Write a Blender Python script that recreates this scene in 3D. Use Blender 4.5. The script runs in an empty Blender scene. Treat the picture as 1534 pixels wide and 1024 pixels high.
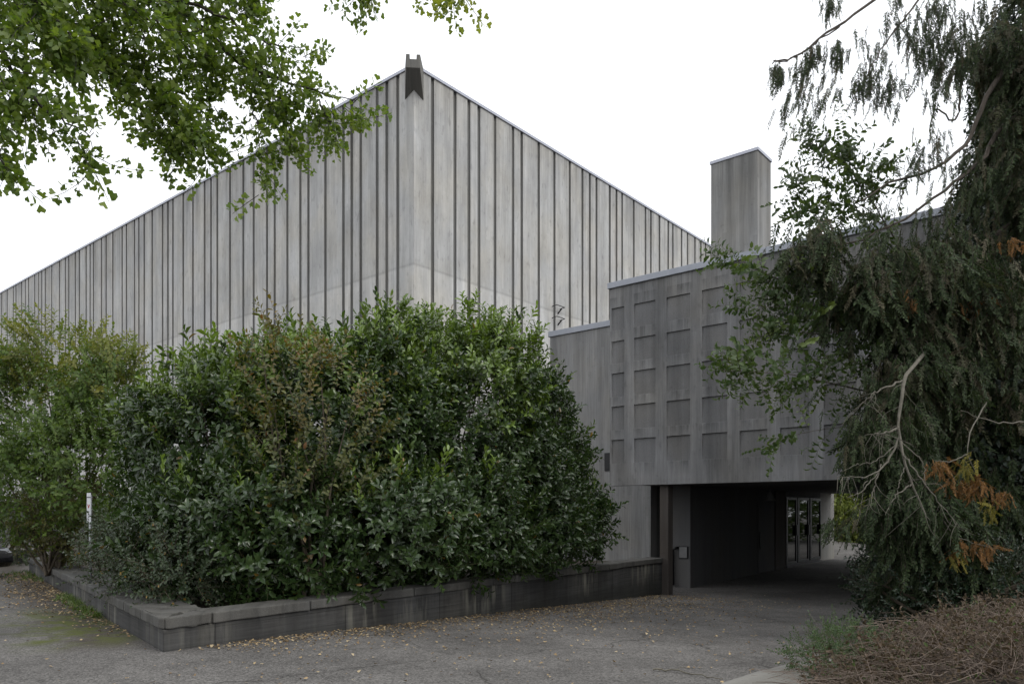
import bpy, bmesh, math, random
import numpy as np
from mathutils import Vector, Matrix

# ------------------------------------------------------------------ camera, world, sun, exposure
SC = bpy.context.scene
COL = SC.collection
F = 1141.0            # focal length in photo pixels (photo 1534 x 1024)
U0, VH, EYE = 767.0, 768.0, 1.6

cam_d = bpy.data.cameras.new('camera')
cam_d.sensor_width = 36.0
cam_d.lens = 36.0 * F / 1534.0
cam_d.shift_y = (VH - 512.0) / 1534.0
cam_d.clip_end = 1500.0
cam = bpy.data.objects.new('camera', cam_d)
COL.objects.link(cam)
cam.location = (0, 0, EYE)
cam.rotation_euler = (math.radians(90), 0, 0)
SC.camera = cam

SUN_EL, SUN_AZ = math.radians(48), math.radians(128)      # azimuth clockwise from +Y
w = bpy.data.worlds.new("World")
SC.world = w
w.use_nodes = True
nt = w.node_tree
nt.nodes.clear()
out = nt.nodes.new('ShaderNodeOutputWorld')
bg = nt.nodes.new('ShaderNodeBackground')
sky = nt.nodes.new('ShaderNodeTexSky')
sky.sky_type = 'NISHITA'
sky.sun_disc = False
sky.sun_elevation = SUN_EL
sky.sun_rotation = SUN_AZ
sky.dust_density = 4.0
hs = nt.nodes.new('ShaderNodeHueSaturation')
hs.inputs['Saturation'].default_value = 0.15
mixc = nt.nodes.new('ShaderNodeMix')
mixc.data_type = 'RGBA'
mixc.inputs[0].default_value = 0.8
mixc.inputs[7].default_value = (13.2, 13.5, 14.0, 1)       # bright even cloud layer
nt.links.new(sky.outputs[0], hs.inputs['Color'])
nt.links.new(hs.outputs[0], mixc.inputs[6])
nt.links.new(mixc.outputs[2], bg.inputs['Color'])
bg.inputs['Strength'].default_value = 0.11
nt.links.new(bg.outputs[0], out.inputs['Surface'])

sun_d = bpy.data.lights.new('sun', 'SUN')
sun_d.energy = 0.9
sun_d.angle = math.radians(25)
sun_d.color = (1.0, 0.95, 0.87)
sun = bpy.data.objects.new('sun', sun_d)
COL.objects.link(sun)
sun.rotation_euler = (math.radians(90) - SUN_EL, 0, -SUN_AZ + math.pi)
sd = Vector((math.sin(SUN_AZ) * math.cos(SUN_EL), math.cos(SUN_AZ) * math.cos(SUN_EL), math.sin(SUN_EL)))
sun.rotation_euler = sd.to_track_quat('Z', 'Y').to_euler()

SC.view_settings.view_transform = 'Standard'
SC.view_settings.look = 'None'
SC.view_settings.exposure = 0.12
SC.view_settings.gamma = 1.0
SC.render.engine = 'CYCLES'
cy = SC.cycles
cy.max_bounces = 7
cy.diffuse_bounces = 4
cy.glossy_bounces = 3
cy.transmission_bounces = 3
cy.caustics_reflective = False
cy.caustics_refractive = False
cy.use_denoising = True

RNG = np.random.default_rng(7)
random.seed(7)

# ------------------------------------------------------------------ helpers
def at(u, v, y):
    """world point seen at photo pixel (u, v) at distance y ahead"""
    return np.array([(u - U0) / F * y, y, EYE + (VH - v) / F * y])

P0 = np.array([-4.02, 8.78])                       # outer corner of the planter
RD = np.array([0.562, 0.827])                      # planter leg along the drive
LD = np.array([-0.606, 0.795])                     # planter leg along the parking
PTOP = 0.39

def gz(x, y):
    """ground height"""
    x = np.asarray(x, float); y = np.asarray(y, float)
    a = (x - P0[0]) * RD[0] + (y - P0[1]) * RD[1]
    b = (x - P0[0]) * RD[1] - (y - P0[1]) * RD[0]
    k = np.clip((b + 4.0) / 3.5, 0, 1); k = k * k * (3 - 2 * k)
    z = np.interp(a, [-50, 0, 1.2, 14.4, 15.5, 17.0, 28, 60], [0, 0, -0.03, -0.61, -0.635, -0.60, -0.36, -0.3])
    return z * k

def link(o, parent=None):
    COL.objects.link(o)
    if parent is not None:
        o.parent = parent
    return o

def tag(o, label=None, cat=None, group=None, kind=None):
    if label: o['label'] = label
    if cat: o['category'] = cat
    if group: o['group'] = group
    if kind: o['kind'] = kind
    return o

def empty(name, loc, rz=0.0):
    o = bpy.data.objects.new(name, None)
    o.empty_display_size = 0.3
    link(o)
    o.location = tuple(loc)
    o.rotation_euler = (0, 0, rz)
    return o

class MB:
    """collects boxes, prisms and tubes, links them as one mesh object"""
    def __init__(s): s.bm = bmesh.new()
    def quad(s, pts):
        return s.bm.faces.new([s.bm.verts.new(tuple(p)) for p in pts])
    def box(s, a, b):
        (x0, y0, z0), (x1, y1, z1) = a, b
        v = [s.bm.verts.new(p) for p in ((x0,y0,z0),(x1,y0,z0),(x1,y1,z0),(x0,y1,z0),(x0,y0,z1),(x1,y0,z1),(x1,y1,z1),(x0,y1,z1))]
        for f in ((3,2,1,0),(4,5,6,7),(0,1,5,4),(1,2,6,5),(2,3,7,6),(3,0,4,7)):
            s.bm.faces.new([v[i] for i in f])
        return s
    def prism(s, pts, z0, z1):
        n = len(pts)
        lo = [s.bm.verts.new((p[0], p[1], z0)) for p in pts]
        hi = [s.bm.verts.new((p[0], p[1], z1)) for p in pts]
        s.bm.faces.new(lo[::-1]); s.bm.faces.new(hi)
        for i in range(n):
            j = (i + 1) % n
            s.bm.faces.new((lo[i], lo[j], hi[j], hi[i]))
        return s
    def loft(s, rings, cap=True):
        R = [[s.bm.verts.new(tuple(p)) for p in r] for r in rings]
        n = len(R[0])
        for a, b in zip(R[:-1], R[1:]):
            for i in range(n):
                j = (i + 1) % n
                s.bm.faces.new((a[i], a[j], b[j], b[i]))
        if cap:
            s.bm.faces.new(R[0][::-1]); s.bm.faces.new(R[-1])
        return s
    def tube(s, pts, rad, sides=8):
        pts = [Vector(p) for p in pts]
        rings = []
        for i, p in enumerate(pts):
            t = (pts[min(i + 1, len(pts) - 1)] - pts[max(i - 1, 0)]).normalized()
            ref = Vector((0, 0, 1)) if abs(t.z) < 0.9 else Vector((1, 0, 0))
            a = t.cross(ref).normalized(); b = t.cross(a).normalized()
            r = rad[i] if isinstance(rad, (list, tuple)) else rad
            rings.append([p + (a * math.cos(k) + b * math.sin(k)) * r for k in [2 * math.pi * q / sides for q in range(sides)]])
        return s.loft(rings)
    def build(s, name, mat, parent=None, smooth=False, bevel=0.0, seg=2):
        bmesh.ops.recalc_face_normals(s.bm, faces=s.bm.faces[:])
        me = bpy.data.meshes.new(name)
        s.bm.to_mesh(me); s.bm.free()
        for m in (mat if isinstance(mat, (list, tuple)) else [mat]):
            me.materials.append(m)
        if smooth:
            for p in me.polygons: p.use_smooth = True
        o = bpy.data.objects.new(name, me)
        link(o, parent)
        if bevel:
            md = o.modifiers.new('bevel', 'BEVEL')
            md.width = bevel; md.segments = seg; md.limit_method = 'ANGLE'
        return o

# ---- numpy meshes (foliage)
def np_mesh(name, V, T, mats, matidx=None, tint=None, parent=None):
    V = np.ascontiguousarray(V, np.float32); T = np.ascontiguousarray(T, np.int32)
    me = bpy.data.meshes.new(name)
    me.vertices.add(len(V)); me.vertices.foreach_set('co', V.ravel())
    me.loops.add(T.size); me.loops.foreach_set('vertex_index', T.ravel())
    me.polygons.add(len(T)); me.polygons.foreach_set('loop_start', np.arange(0, T.size, 3, dtype=np.int32))
    for m in mats: me.materials.append(m)
    if matidx is not None:
        me.polygons.foreach_set('material_index', np.ascontiguousarray(matidx, np.int32))
    if tint is not None:
        a = me.attributes.new('tint', 'FLOAT_COLOR', 'POINT')
        c = np.ones((len(V), 4), np.float32); c[:, :3] = tint
        a.data.foreach_set('color', c.ravel())
    me.update(calc_edges=True)
    o = bpy.data.objects.new(name, me)
    link(o, parent)
    if parent is not None:
        o.matrix_parent_inverse = Matrix.Translation(parent.location).inverted()
    return o

class Tpl:
    """leaf-spray template: verts, tris, material per tri, random slot per vert (which leaf)"""
    def __init__(s): s.V, s.T, s.M, s.I, s.n, s.nl = [], [], [], [], 0, 0
    def add(s, V, T, mat=0):
        V = np.asarray(V, float); T = np.asarray(T, int)
        s.V.append(V); s.T.append(T + s.n); s.M.append(np.full(len(T), mat)); s.I.append(np.full(len(V), s.nl))
        s.n += len(V); s.nl += 1
    def done(s):
        s.V = np.vstack(s.V); s.T = np.vstack(s.T); s.M = np.concatenate(s.M); s.I = np.concatenate(s.I)
        return s

def frame(d, roll=0.0):
    """3x3 with columns (x, y, z=d)"""
    d = np.asarray(d, float); d = d / np.linalg.norm(d)
    r = np.array([0, 0, 1.0]) if abs(d[2]) < 0.95 else np.array([1.0, 0, 0])
    x = np.cross(r, d); x /= np.linalg.norm(x); y = np.cross(d, x)
    c, s = math.cos(roll), math.sin(roll)
    return np.stack([x * c + y * s, -x * s + y * c, d], 1)

def frames(D, roll):
    D = D / np.linalg.norm(D, axis=1, keepdims=True)
    ref = np.where(np.abs(D[:, 2:3]) < 0.95, np.array([[0, 0, 1.0]]), np.array([[1.0, 0, 0]]))
    X = np.cross(ref, D); X /= np.linalg.norm(X, axis=1, keepdims=True)
    Y = np.cross(D, X)
    c, s = np.cos(roll)[:, None], np.sin(roll)[:, None]
    return np.stack([X * c + Y * s, -X * s + Y * c, D], 2)

def scatter(tpls, P, D, rng, smin=0.8, smax=1.2, roll=None, flag=None):
    """place a random template at every P, its +Z along D"""
    P = np.asarray(P, float); D = np.asarray(D, float)
    n = len(P)
    if roll is None: roll = rng.uniform(0, 2 * np.pi, n)
    S = rng.uniform(smin, smax, n)
    R = frames(D, roll)
    pick = rng.integers(0, len(tpls), n)
    VV, TT, MM, CC, off = [], [], [], [], 0
    if flag is None: flag = rng.uniform(0, 1, n)
    shoot = rng.uniform(0, 1, n)
    for k, t in enumerate(tpls):
        q = np.nonzero(pick == k)[0]
        if not len(q): continue
        V = np.einsum('nij,vj->nvi', R[q], t.V) * S[q, None, None] + P[q, None, :]
        nv = len(t.V)
        T = t.T[None] + (np.arange(len(q)) * nv)[:, None, None] + off
        lr = rng.uniform(0, 1, (len(q), t.nl))[:, t.I]
        C = np.stack([lr, np.repeat(shoot[q][:, None], nv, 1), np.repeat(flag[q][:, None], nv, 1)], 2)
        VV.append(V.reshape(-1, 3)); TT.append(T.reshape(-1, 3)); MM.append(np.tile(t.M, len(q))); CC.append(C.reshape(-1, 3))
        off += nv * len(q)
    return [np.vstack(VV), np.vstack(TT), np.concatenate(MM), np.vstack(CC)]

def merge(parts):
    parts = [p for p in parts if p is not None and len(p[0])]
    off = 0; VV, TT, MM, CC = [], [], [], []
    for V, T, M, C in parts:
        VV.append(V); TT.append(T + off); MM.append(M); CC.append(C); off += len(V)
    return np.vstack(VV), np.vstack(TT), np.concatenate(MM), np.vstack(CC)

def tube_np(pts, r0, r1, sides=5, mat=0, wob=0.0, rng=None):
    pts = np.asarray(pts, float); n = len(pts)
    if wob and rng is not None: pts = pts + np.vstack([np.zeros(3), rng.normal(0, wob, (n - 1, 3))])
    tan = np.gradient(pts, axis=0)
    R = frames(tan, np.zeros(n))
    ang = np.arange(sides) * 2 * np.pi / sides
    rad = np.linspace(r0, r1, n)
    V = pts[:, None, :] + rad[:, None, None] * (np.cos(ang)[None, :, None] * R[:, None, :, 0] + np.sin(ang)[None, :, None] * R[:, None, :, 1])
    T = []
    for i in range(n - 1):
        for k in range(sides):
            a, b = i * sides + k, i * sides + (k + 1) % sides
            T += [(a, b, b + sides), (a, b + sides, a + sides)]
    V = V.reshape(-1, 3)
    return [V, np.array(T), np.full(len(T), mat), np.full((len(V), 3), 0.5)]

def spline(pts, n):
    """Catmull-Rom through pts"""
    pts = np.asarray(pts, float)
    if len(pts) == 2: return pts[0] + np.linspace(0, 1, n)[:, None] * (pts[1] - pts[0])
    P = np.vstack([2 * pts[0] - pts[1], pts, 2 * pts[-1] - pts[-2]])
    o = []
    for t in np.linspace(0, len(pts) - 1 - 1e-6, n):
        i = int(t); f = t - i
        a, b, c, d = P[i:i + 4]
        o.append(0.5 * (2 * b + (c - a) * f + (2 * a - 5 * b + 4 * c - d) * f * f + (-a + 3 * b - 3 * c + d) * f ** 3))
    return np.array(o)

def rand_dir(rng, n):
    d = rng.normal(size=(n, 3)); return d / np.linalg.norm(d, axis=1, keepdims=True)

# ------------------------------------------------------------------ materials
def newmat(name):
    m = bpy.data.materials.new(name); m.use_nodes = True
    n = m.node_tree.nodes; n.clear()
    o = n.new('ShaderNodeOutputMaterial'); b = n.new('ShaderNodeBsdfPrincipled')
    m.node_tree.links.new(b.outputs[0], o.inputs[0])
    return m, m.node_tree, b, o

class G:
    """small node-graph helper"""
    def __init__(s, t): s.t = t
    def n(s, typ, **k):
        x = s.t.nodes.new(typ)
        for a, v in k.items(): setattr(x, a, v)
        return x
    def lk(s, a, b): s.t.links.new(a, b)
    def put(s, sock, v):
        if hasattr(v, 'links'): s.lk(v, sock)
        else: sock.default_value = v
    def math(s, op, a, b=0.0, c=0.0, clamp=False):
        x = s.n('ShaderNodeMath', operation=op); x.use_clamp = clamp
        s.put(x.inputs[0], a); s.put(x.inputs[1], b); s.put(x.inputs[2], c)
        return x.outputs[0]
    def mix(s, f, a, b, mode='MIX'):
        x = s.n('ShaderNodeMix', data_type='RGBA', blend_type=mode); x.clamp_factor = True
        s.put(x.inputs[0], f)
        for k, v in ((6, a), (7, b)):
            s.put(x.inputs[k], v if hasattr(v, 'links') else (tuple(v) + (1,))[:4])
        return x.outputs[2]
    def noise(s, vec, scale=5.0, detail=4.0, rough=0.55, dim='3D'):
        x = s.n('ShaderNodeTexNoise', noise_dimensions=dim)
        if vec is not None: s.lk(vec, x.inputs['Vector'])
        x.inputs['Scale'].default_value = scale; x.inputs['Detail'].default_value = detail; x.inputs['Roughness'].default_value = rough
        return x.outputs[0]
    def vec(s, x=0.0, y=0.0, z=0.0):
        c = s.n('ShaderNodeCombineXYZ')
        for i, v in enumerate((x, y, z)): s.put(c.inputs[i], v)
        return c.outputs[0]
    def ramp(s, v, lo, hi, a=0.0, b=1.0):
        x = s.n('ShaderNodeMapRange'); x.clamp = True
        s.put(x.inputs[0], v)
        for i, q in enumerate((lo, hi, a, b)): s.put(x.inputs[1 + i], q)
        return x.outputs[0]
    def bump(s, h, strength=0.3, dist=0.01):
        x = s.n('ShaderNodeBump'); x.inputs['Strength'].default_value = strength; x.inputs['Distance'].default_value = dist
        s.lk(h, x.inputs['Height']); return x.outputs[0]

def concrete(name, col, board=0.11, contrast=1.0, joint=None, stain=0.5, topz=None, dirtz=None, lime=False, rough=0.88, vertical=True, grit=0.0, knots=False, drips=None, blocks=None):
    m, t, b, o = newmat(name); g = G(t)
    tc = g.n('ShaderNodeTexCoord'); sp = g.n('ShaderNodeSeparateXYZ'); g.lk(tc.outputs['Object'], sp.inputs[0])
    z = sp.outputs[2]
    s = g.math('SUBTRACT', sp.outputs[0], sp.outputs[1])
    run, cross = (s, z) if vertical else (z, s)          # boards stand upright or lie flat
    c0 = np.array(col)
    q = g.math('DIVIDE', run, board)
    fl = g.math('FLOOR', q); fr = g.math('FRACT', q)
    wn = g.n('ShaderNodeTexWhiteNoise', noise_dimensions='2D')
    lift = g.math('FLOOR', g.math('DIVIDE', g.math('ADD', cross, g.math('MULTIPLY', fl, 1.37)), 3.1))
    g.lk(g.vec(fl, lift), wn.inputs['Vector'])
    val = g.ramp(wn.outputs[0], 0, 1, 1 - 0.09 * contrast, 1 + 0.09 * contrast)
    grain = g.noise(g.vec(g.math('MULTIPLY', run, 26.0), g.math('MULTIPLY', cross, 1.1), fl), 1.0, 5.0, 0.6)
    val = g.math('MULTIPLY', val, g.ramp(grain, 0.3, 0.7, 1 - 0.16 * contrast, 1 + 0.12 * contrast))
    edge = g.math('LESS_THAN', fr, 0.055)
    val = g.math('MULTIPLY', val, g.math('SUBTRACT', 1.0, g.math('MULTIPLY', edge, 0.16 * contrast)))
    big = g.noise(g.vec(g.math('MULTIPLY', s, 0.5), g.math('MULTIPLY', z, 0.28), 3.0), 1.0, 6.0, 0.6)
    val = g.math('MULTIPLY', val, g.ramp(big, 0.3, 0.7, 1 - 0.34 * stain, 1 + 0.22 * stain))
    strk = g.noise(g.vec(g.math('MULTIPLY', s, 3.4), g.math('MULTIPLY', z, 0.12), 9.0), 1.0, 5.0, 0.65)
    val = g.math('MULTIPLY', val, g.ramp(strk, 0.32, 0.62, 1 - 0.30 * stain, 1.04))
    spots = g.noise(tc.outputs['Object'], 7.0, 3.0, 0.6)
    val = g.math('MULTIPLY', val, g.ramp(spots, 0.62, 0.72, 1.0, 0.84))
    if knots:                                            # knots, honeycombing and blotches in the board faces
        kn = g.noise(g.vec(g.math('MULTIPLY', s, 5.5), g.math('MULTIPLY', z, 2.2), 77.0), 1.0, 3.0, 0.5)
        val = g.math('MULTIPLY', val, g.ramp(kn, 0.60, 0.70, 1.0, 0.80))
        bl_ = g.noise(g.vec(g.math('MULTIPLY', s, 1.1), g.math('MULTIPLY', z, 0.45), 61.0), 1.0, 7.0, 0.7)
        val = g.math('MULTIPLY', val, g.ramp(bl_, 0.35, 0.66, 1.10, 0.84))
    if blocks is not None:                               # open joints between cast lengths
        bf_ = g.math('FRACT', g.math('DIVIDE', g.math('ADD', s, 0.4), blocks))
        val = g.math('MULTIPLY', val, g.ramp(g.math('ABSOLUTE', g.math('SUBTRACT', bf_, 0.5)), 0.0, 0.007, 0.3, 1.0))
        bw_ = g.n('ShaderNodeTexWhiteNoise', noise_dimensions='1D'); g.lk(g.math('FLOOR', g.math('ADD', g.math('DIVIDE', g.math('ADD', s, 0.4), blocks), 0.5)), bw_.inputs['W'])
        val = g.math('MULTIPLY', val, g.ramp(bw_.outputs[0], 0, 1, 0.85, 1.2))
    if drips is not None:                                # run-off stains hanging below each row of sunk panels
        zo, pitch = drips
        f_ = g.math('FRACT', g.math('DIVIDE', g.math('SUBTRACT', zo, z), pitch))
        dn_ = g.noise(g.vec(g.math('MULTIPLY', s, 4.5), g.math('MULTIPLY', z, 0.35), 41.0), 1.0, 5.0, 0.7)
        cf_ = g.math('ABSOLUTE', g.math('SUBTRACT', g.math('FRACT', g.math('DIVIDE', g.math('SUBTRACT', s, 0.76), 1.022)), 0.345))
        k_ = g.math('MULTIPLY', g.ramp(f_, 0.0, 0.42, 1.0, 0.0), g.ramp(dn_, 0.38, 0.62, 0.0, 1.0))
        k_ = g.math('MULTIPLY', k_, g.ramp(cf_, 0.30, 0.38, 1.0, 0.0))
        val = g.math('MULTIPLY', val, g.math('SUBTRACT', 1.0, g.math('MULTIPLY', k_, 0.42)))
    if grit:
        gr = g.noise(tc.outputs['Object'], 90.0, 2.0, 0.7)
        val = g.math('MULTIPLY', val, g.ramp(gr, 0.3, 0.7, 1 - grit, 1 + grit))
    if joint is not None:
        wv = g.noise(g.vec(g.math('MULTIPLY', s, 0.35), 0.0, 1.0), 1.0, 4.0, 0.6)
        zj = g.math('SUBTRACT', z, g.math('ADD', joint - 0.1, g.math('MULTIPLY', wv, 0.22)))
        below = g.ramp(zj, -0.10, 0.05, 1.10, 0.97)
        val = g.math('MULTIPLY', val, below)
        line = g.ramp(g.math('ABSOLUTE', zj), 0.0, 0.07, 0.80, 1.0)
        val = g.math('MULTIPLY', val, line)
    if topz is not None:
        drip = g.noise(g.vec(g.math('MULTIPLY', s, 2.2), g.math('MULTIPLY', z, 0.05), 5.0), 1.0, 5.0, 0.7)
        k = g.math('MULTIPLY', g.ramp(z, topz - 3.5, topz, 0.0, 1.0), g.ramp(drip, 0.40, 0.62, 0.0, 1.0))
        val = g.math('MULTIPLY', val, g.math('SUBTRACT', 1.0, g.math('MULTIPLY', k, 0.38)))
    colr = g.mix(1.0, tuple(c0), g.vec(val, val, val), 'MULTIPLY')
    warm = g.noise(g.vec(g.math('MULTIPLY', s, 0.8), g.math('MULTIPLY', z, 0.5), 21.0), 1.0, 3.0)
    colr = g.mix(g.ramp(warm, 0.4, 0.65, 0.0, 0.45), colr, g.mix(1.0, colr, (1.06, 0.99, 0.86), 'MULTIPLY'))
    if dirtz is not None:                                # soil splash and algae near the foot, with its own ragged edge
        dn = g.noise(g.vec(g.math('MULTIPLY', s, 1.1), g.math('MULTIPLY', z, 0.8), 33.0), 1.0, 6.0, 0.65)
        k = g.ramp(g.math('ADD', z, g.math('MULTIPLY', dn, -0.5)), dirtz[0] - 0.25, dirtz[1] - 0.25, 0.75, 0.0)
        colr = g.mix(k, colr, (0.035, 0.036, 0.03))
    if lime:
        a = g.noise(g.vec(g.math('MULTIPLY', s, 0.42), 0.0, 71.0), 1.0, 2.0)
        l1 = g.noise(g.vec(g.math('MULTIPLY', s, 5.0), g.math('MULTIPLY', z, 0.5), 51.0), 1.0, 4.0, 0.6)
        k = g.math('MULTIPLY', g.ramp(a, 0.50, 0.57, 0, 1), g.ramp(l1, 0.47, 0.62, 0, 0.85))
        k = g.math('MULTIPLY', k, g.ramp(z, -0.30, 0.05, 0.0, 1.0))
        colr = g.mix(k, colr, (0.30, 0.29, 0.24))
    g.lk(colr, b.inputs['Base Color'])
    b.inputs['Roughness'].default_value = rough
    b.inputs['Specular IOR Level'].default_value = 0.25
    h = g.math('ADD', g.math('MULTIPLY', grain, 0.5), g.math('MULTIPLY', wn.outputs[0], 0.45))
    h = g.math('SUBTRACT', h, g.math('MULTIPLY', edge, 0.4))
    h = g.math('ADD', h, g.math('MULTIPLY', g.noise(tc.outputs['Object'], 22.0, 4.0, 0.65), 0.5))
    g.lk(g.bump(h, 0.55, 0.012), b.inputs['Normal'])
    return m

def leafmat(name, dark, light, fresh=None, spec=0.5, rough=0.4, trans=0.25, odd=None, oddat=0.93):
    m, t, b, o = newmat(name); g = G(t)
    at_ = g.n('ShaderNodeAttribute', attribute_name='tint'); sp = g.n('ShaderNodeSeparateColor'); g.lk(at_.outputs['Color'], sp.inputs[0])
    c = g.mix(sp.outputs[0], dark, light)
    c = g.mix(g.math('MULTIPLY', sp.outputs[1], 0.45), c, g.mix(1.0, c, (0.72, 0.84, 0.84), 'MULTIPLY'))
    if fresh is not None:
        c = g.mix(g.ramp(sp.outputs[2], 0.80, 1.0, 0.0, 0.85), c, fresh)
    if odd is not None:
        c = g.mix(g.math('GREATER_THAN', sp.outputs[0], oddat), c, odd)
    geo = g.n('ShaderNodeNewGeometry')
    c = g.mix(g.math('MULTIPLY', geo.outputs['Backfacing'], 0.5), c, g.mix(1.0, c, (1.25, 1.2, 1.1), 'MULTIPLY'))
    g.lk(c, b.inputs['Base Color'])
    b.inputs['Roughness'].default_value = rough; b.inputs['Specular IOR Level'].default_value = spec
    if trans:
        tr = g.n('ShaderNodeBsdfTranslucent'); g.lk(g.mix(1.0, c, (1.5, 1.6, 0.6), 'MULTIPLY'), tr.inputs[0])
        mx = g.n('ShaderNodeMixShader'); mx.inputs[0].default_value = trans
        g.lk(b.outputs[0], mx.inputs[1]); g.lk(tr.outputs[0], mx.inputs[2]); g.lk(mx.outputs[0], o.inputs[0])
    return m

def bark(name, a, c, scale=14.0):
    m, t, b, o = newmat(name); g = G(t)
    tc = g.n('ShaderNodeTexCoord'); mp = g.n('ShaderNodeMapping'); mp.inputs['Scale'].default_value = (1, 1, 0.25); g.lk(tc.outputs['Object'], mp.inputs[0])
    n1 = g.noise(mp.outputs[0], scale, 6.0, 0.65)
    g.lk(g.mix(g.ramp(n1, 0.3, 0.7), a, c), b.inputs['Base Color']); b.inputs['Roughness'].default_value = 0.9
    g.lk(g.bump(n1, 0.6, 0.02), b.inputs['Normal'])
    return m

def simple(name, col, rough=0.5, metal=0.0, var=0.15, scale=8.0, spec=0.5):
    m, t, b, o = newmat(name); g = G(t)
    tc = g.n('ShaderNodeTexCoord')
    n1 = g.noise(tc.outputs['Object'], scale, 5.0, 0.6)
    f = g.ramp(n1, 0.3, 0.7, 1 - var, 1 + var)
    g.lk(g.mix(1.0, col, g.vec(f, f, f), 'MULTIPLY'), b.inputs['Base Color'])
    g.lk(g.ramp(n1, 0.3, 0.7, rough * 0.85, min(1, rough * 1.15)), b.inputs['Roughness'])
    b.inputs['Metallic'].default_value = metal; b.inputs['Specular IOR Level'].default_value = spec
    return m

HTOP = 16.82
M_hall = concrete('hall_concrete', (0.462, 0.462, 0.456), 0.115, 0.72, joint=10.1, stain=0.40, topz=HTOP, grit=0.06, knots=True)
M_groove = concrete('groove_shade_concrete', (0.20, 0.20, 0.195), 0.115, 0.6, stain=0.5, topz=HTOP)  # darker copy of the hall concrete, recess shade put into the colour
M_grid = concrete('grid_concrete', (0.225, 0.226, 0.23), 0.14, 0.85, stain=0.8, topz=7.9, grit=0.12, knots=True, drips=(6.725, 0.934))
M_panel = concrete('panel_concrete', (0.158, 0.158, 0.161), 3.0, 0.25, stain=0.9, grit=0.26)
M_low = concrete('side_wall_concrete', (0.25, 0.25, 0.25), 0.125, 1.1, stain=0.6, topz=7.6)
M_chim = concrete('chimney_concrete', (0.25, 0.25, 0.245), 0.14, 0.9, stain=0.7, topz=12.6)
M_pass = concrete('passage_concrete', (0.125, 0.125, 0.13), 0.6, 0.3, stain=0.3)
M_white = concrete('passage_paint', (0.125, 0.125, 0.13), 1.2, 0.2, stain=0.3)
M_end = concrete('lit_end_concrete', (0.32, 0.315, 0.30), 1.2, 0.2, stain=0.3)  # same passage wall, paler: daylight from the far exit put into its colour
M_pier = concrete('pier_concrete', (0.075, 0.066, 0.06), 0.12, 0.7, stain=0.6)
M_plant = concrete('planter_concrete', (0.070, 0.070, 0.070), 0.2, 1.5, stain=1.25, dirtz=(-0.6, 0.05), lime=True, knots=True, blocks=2.15, vertical=False, grit=0.08)
M_cope = concrete('coping_concrete', (0.105, 0.104, 0.10), 1.7, 0.5, stain=1.1, grit=0.25, knots=True)
M_spout = concrete('spout_concrete', (0.14, 0.138, 0.13), 0.12, 0.9, stain=0.7)
M_flash = simple('roof_flashing', (0.36, 0.37, 0.42), 0.4, 0.55, 0.08)
M_flash2 = simple('coping_sheet', (0.27, 0.285, 0.32), 0.5, 0.4, 0.15, 3.0)
M_dark = simple('dark_metal', (0.012, 0.012, 0.013), 0.45, 0.3)
M_plinth = simple('plinth_concrete', (0.09, 0.09, 0.09), 0.9)
M_glass = simple('door_glass', (0.006, 0.007, 0.007), 0.03, 0.0, 0.0, spec=1.0)
M_box = simple('painted_metal_box', (0.17, 0.17, 0.17), 0.55)
M_roof = simple('roof_gravel', (0.2, 0.2, 0.19), 0.95)
M_white_plastic = simple('white_sheet', (0.75, 0.75, 0.77), 0.4, 0.0, 0.05)

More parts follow.
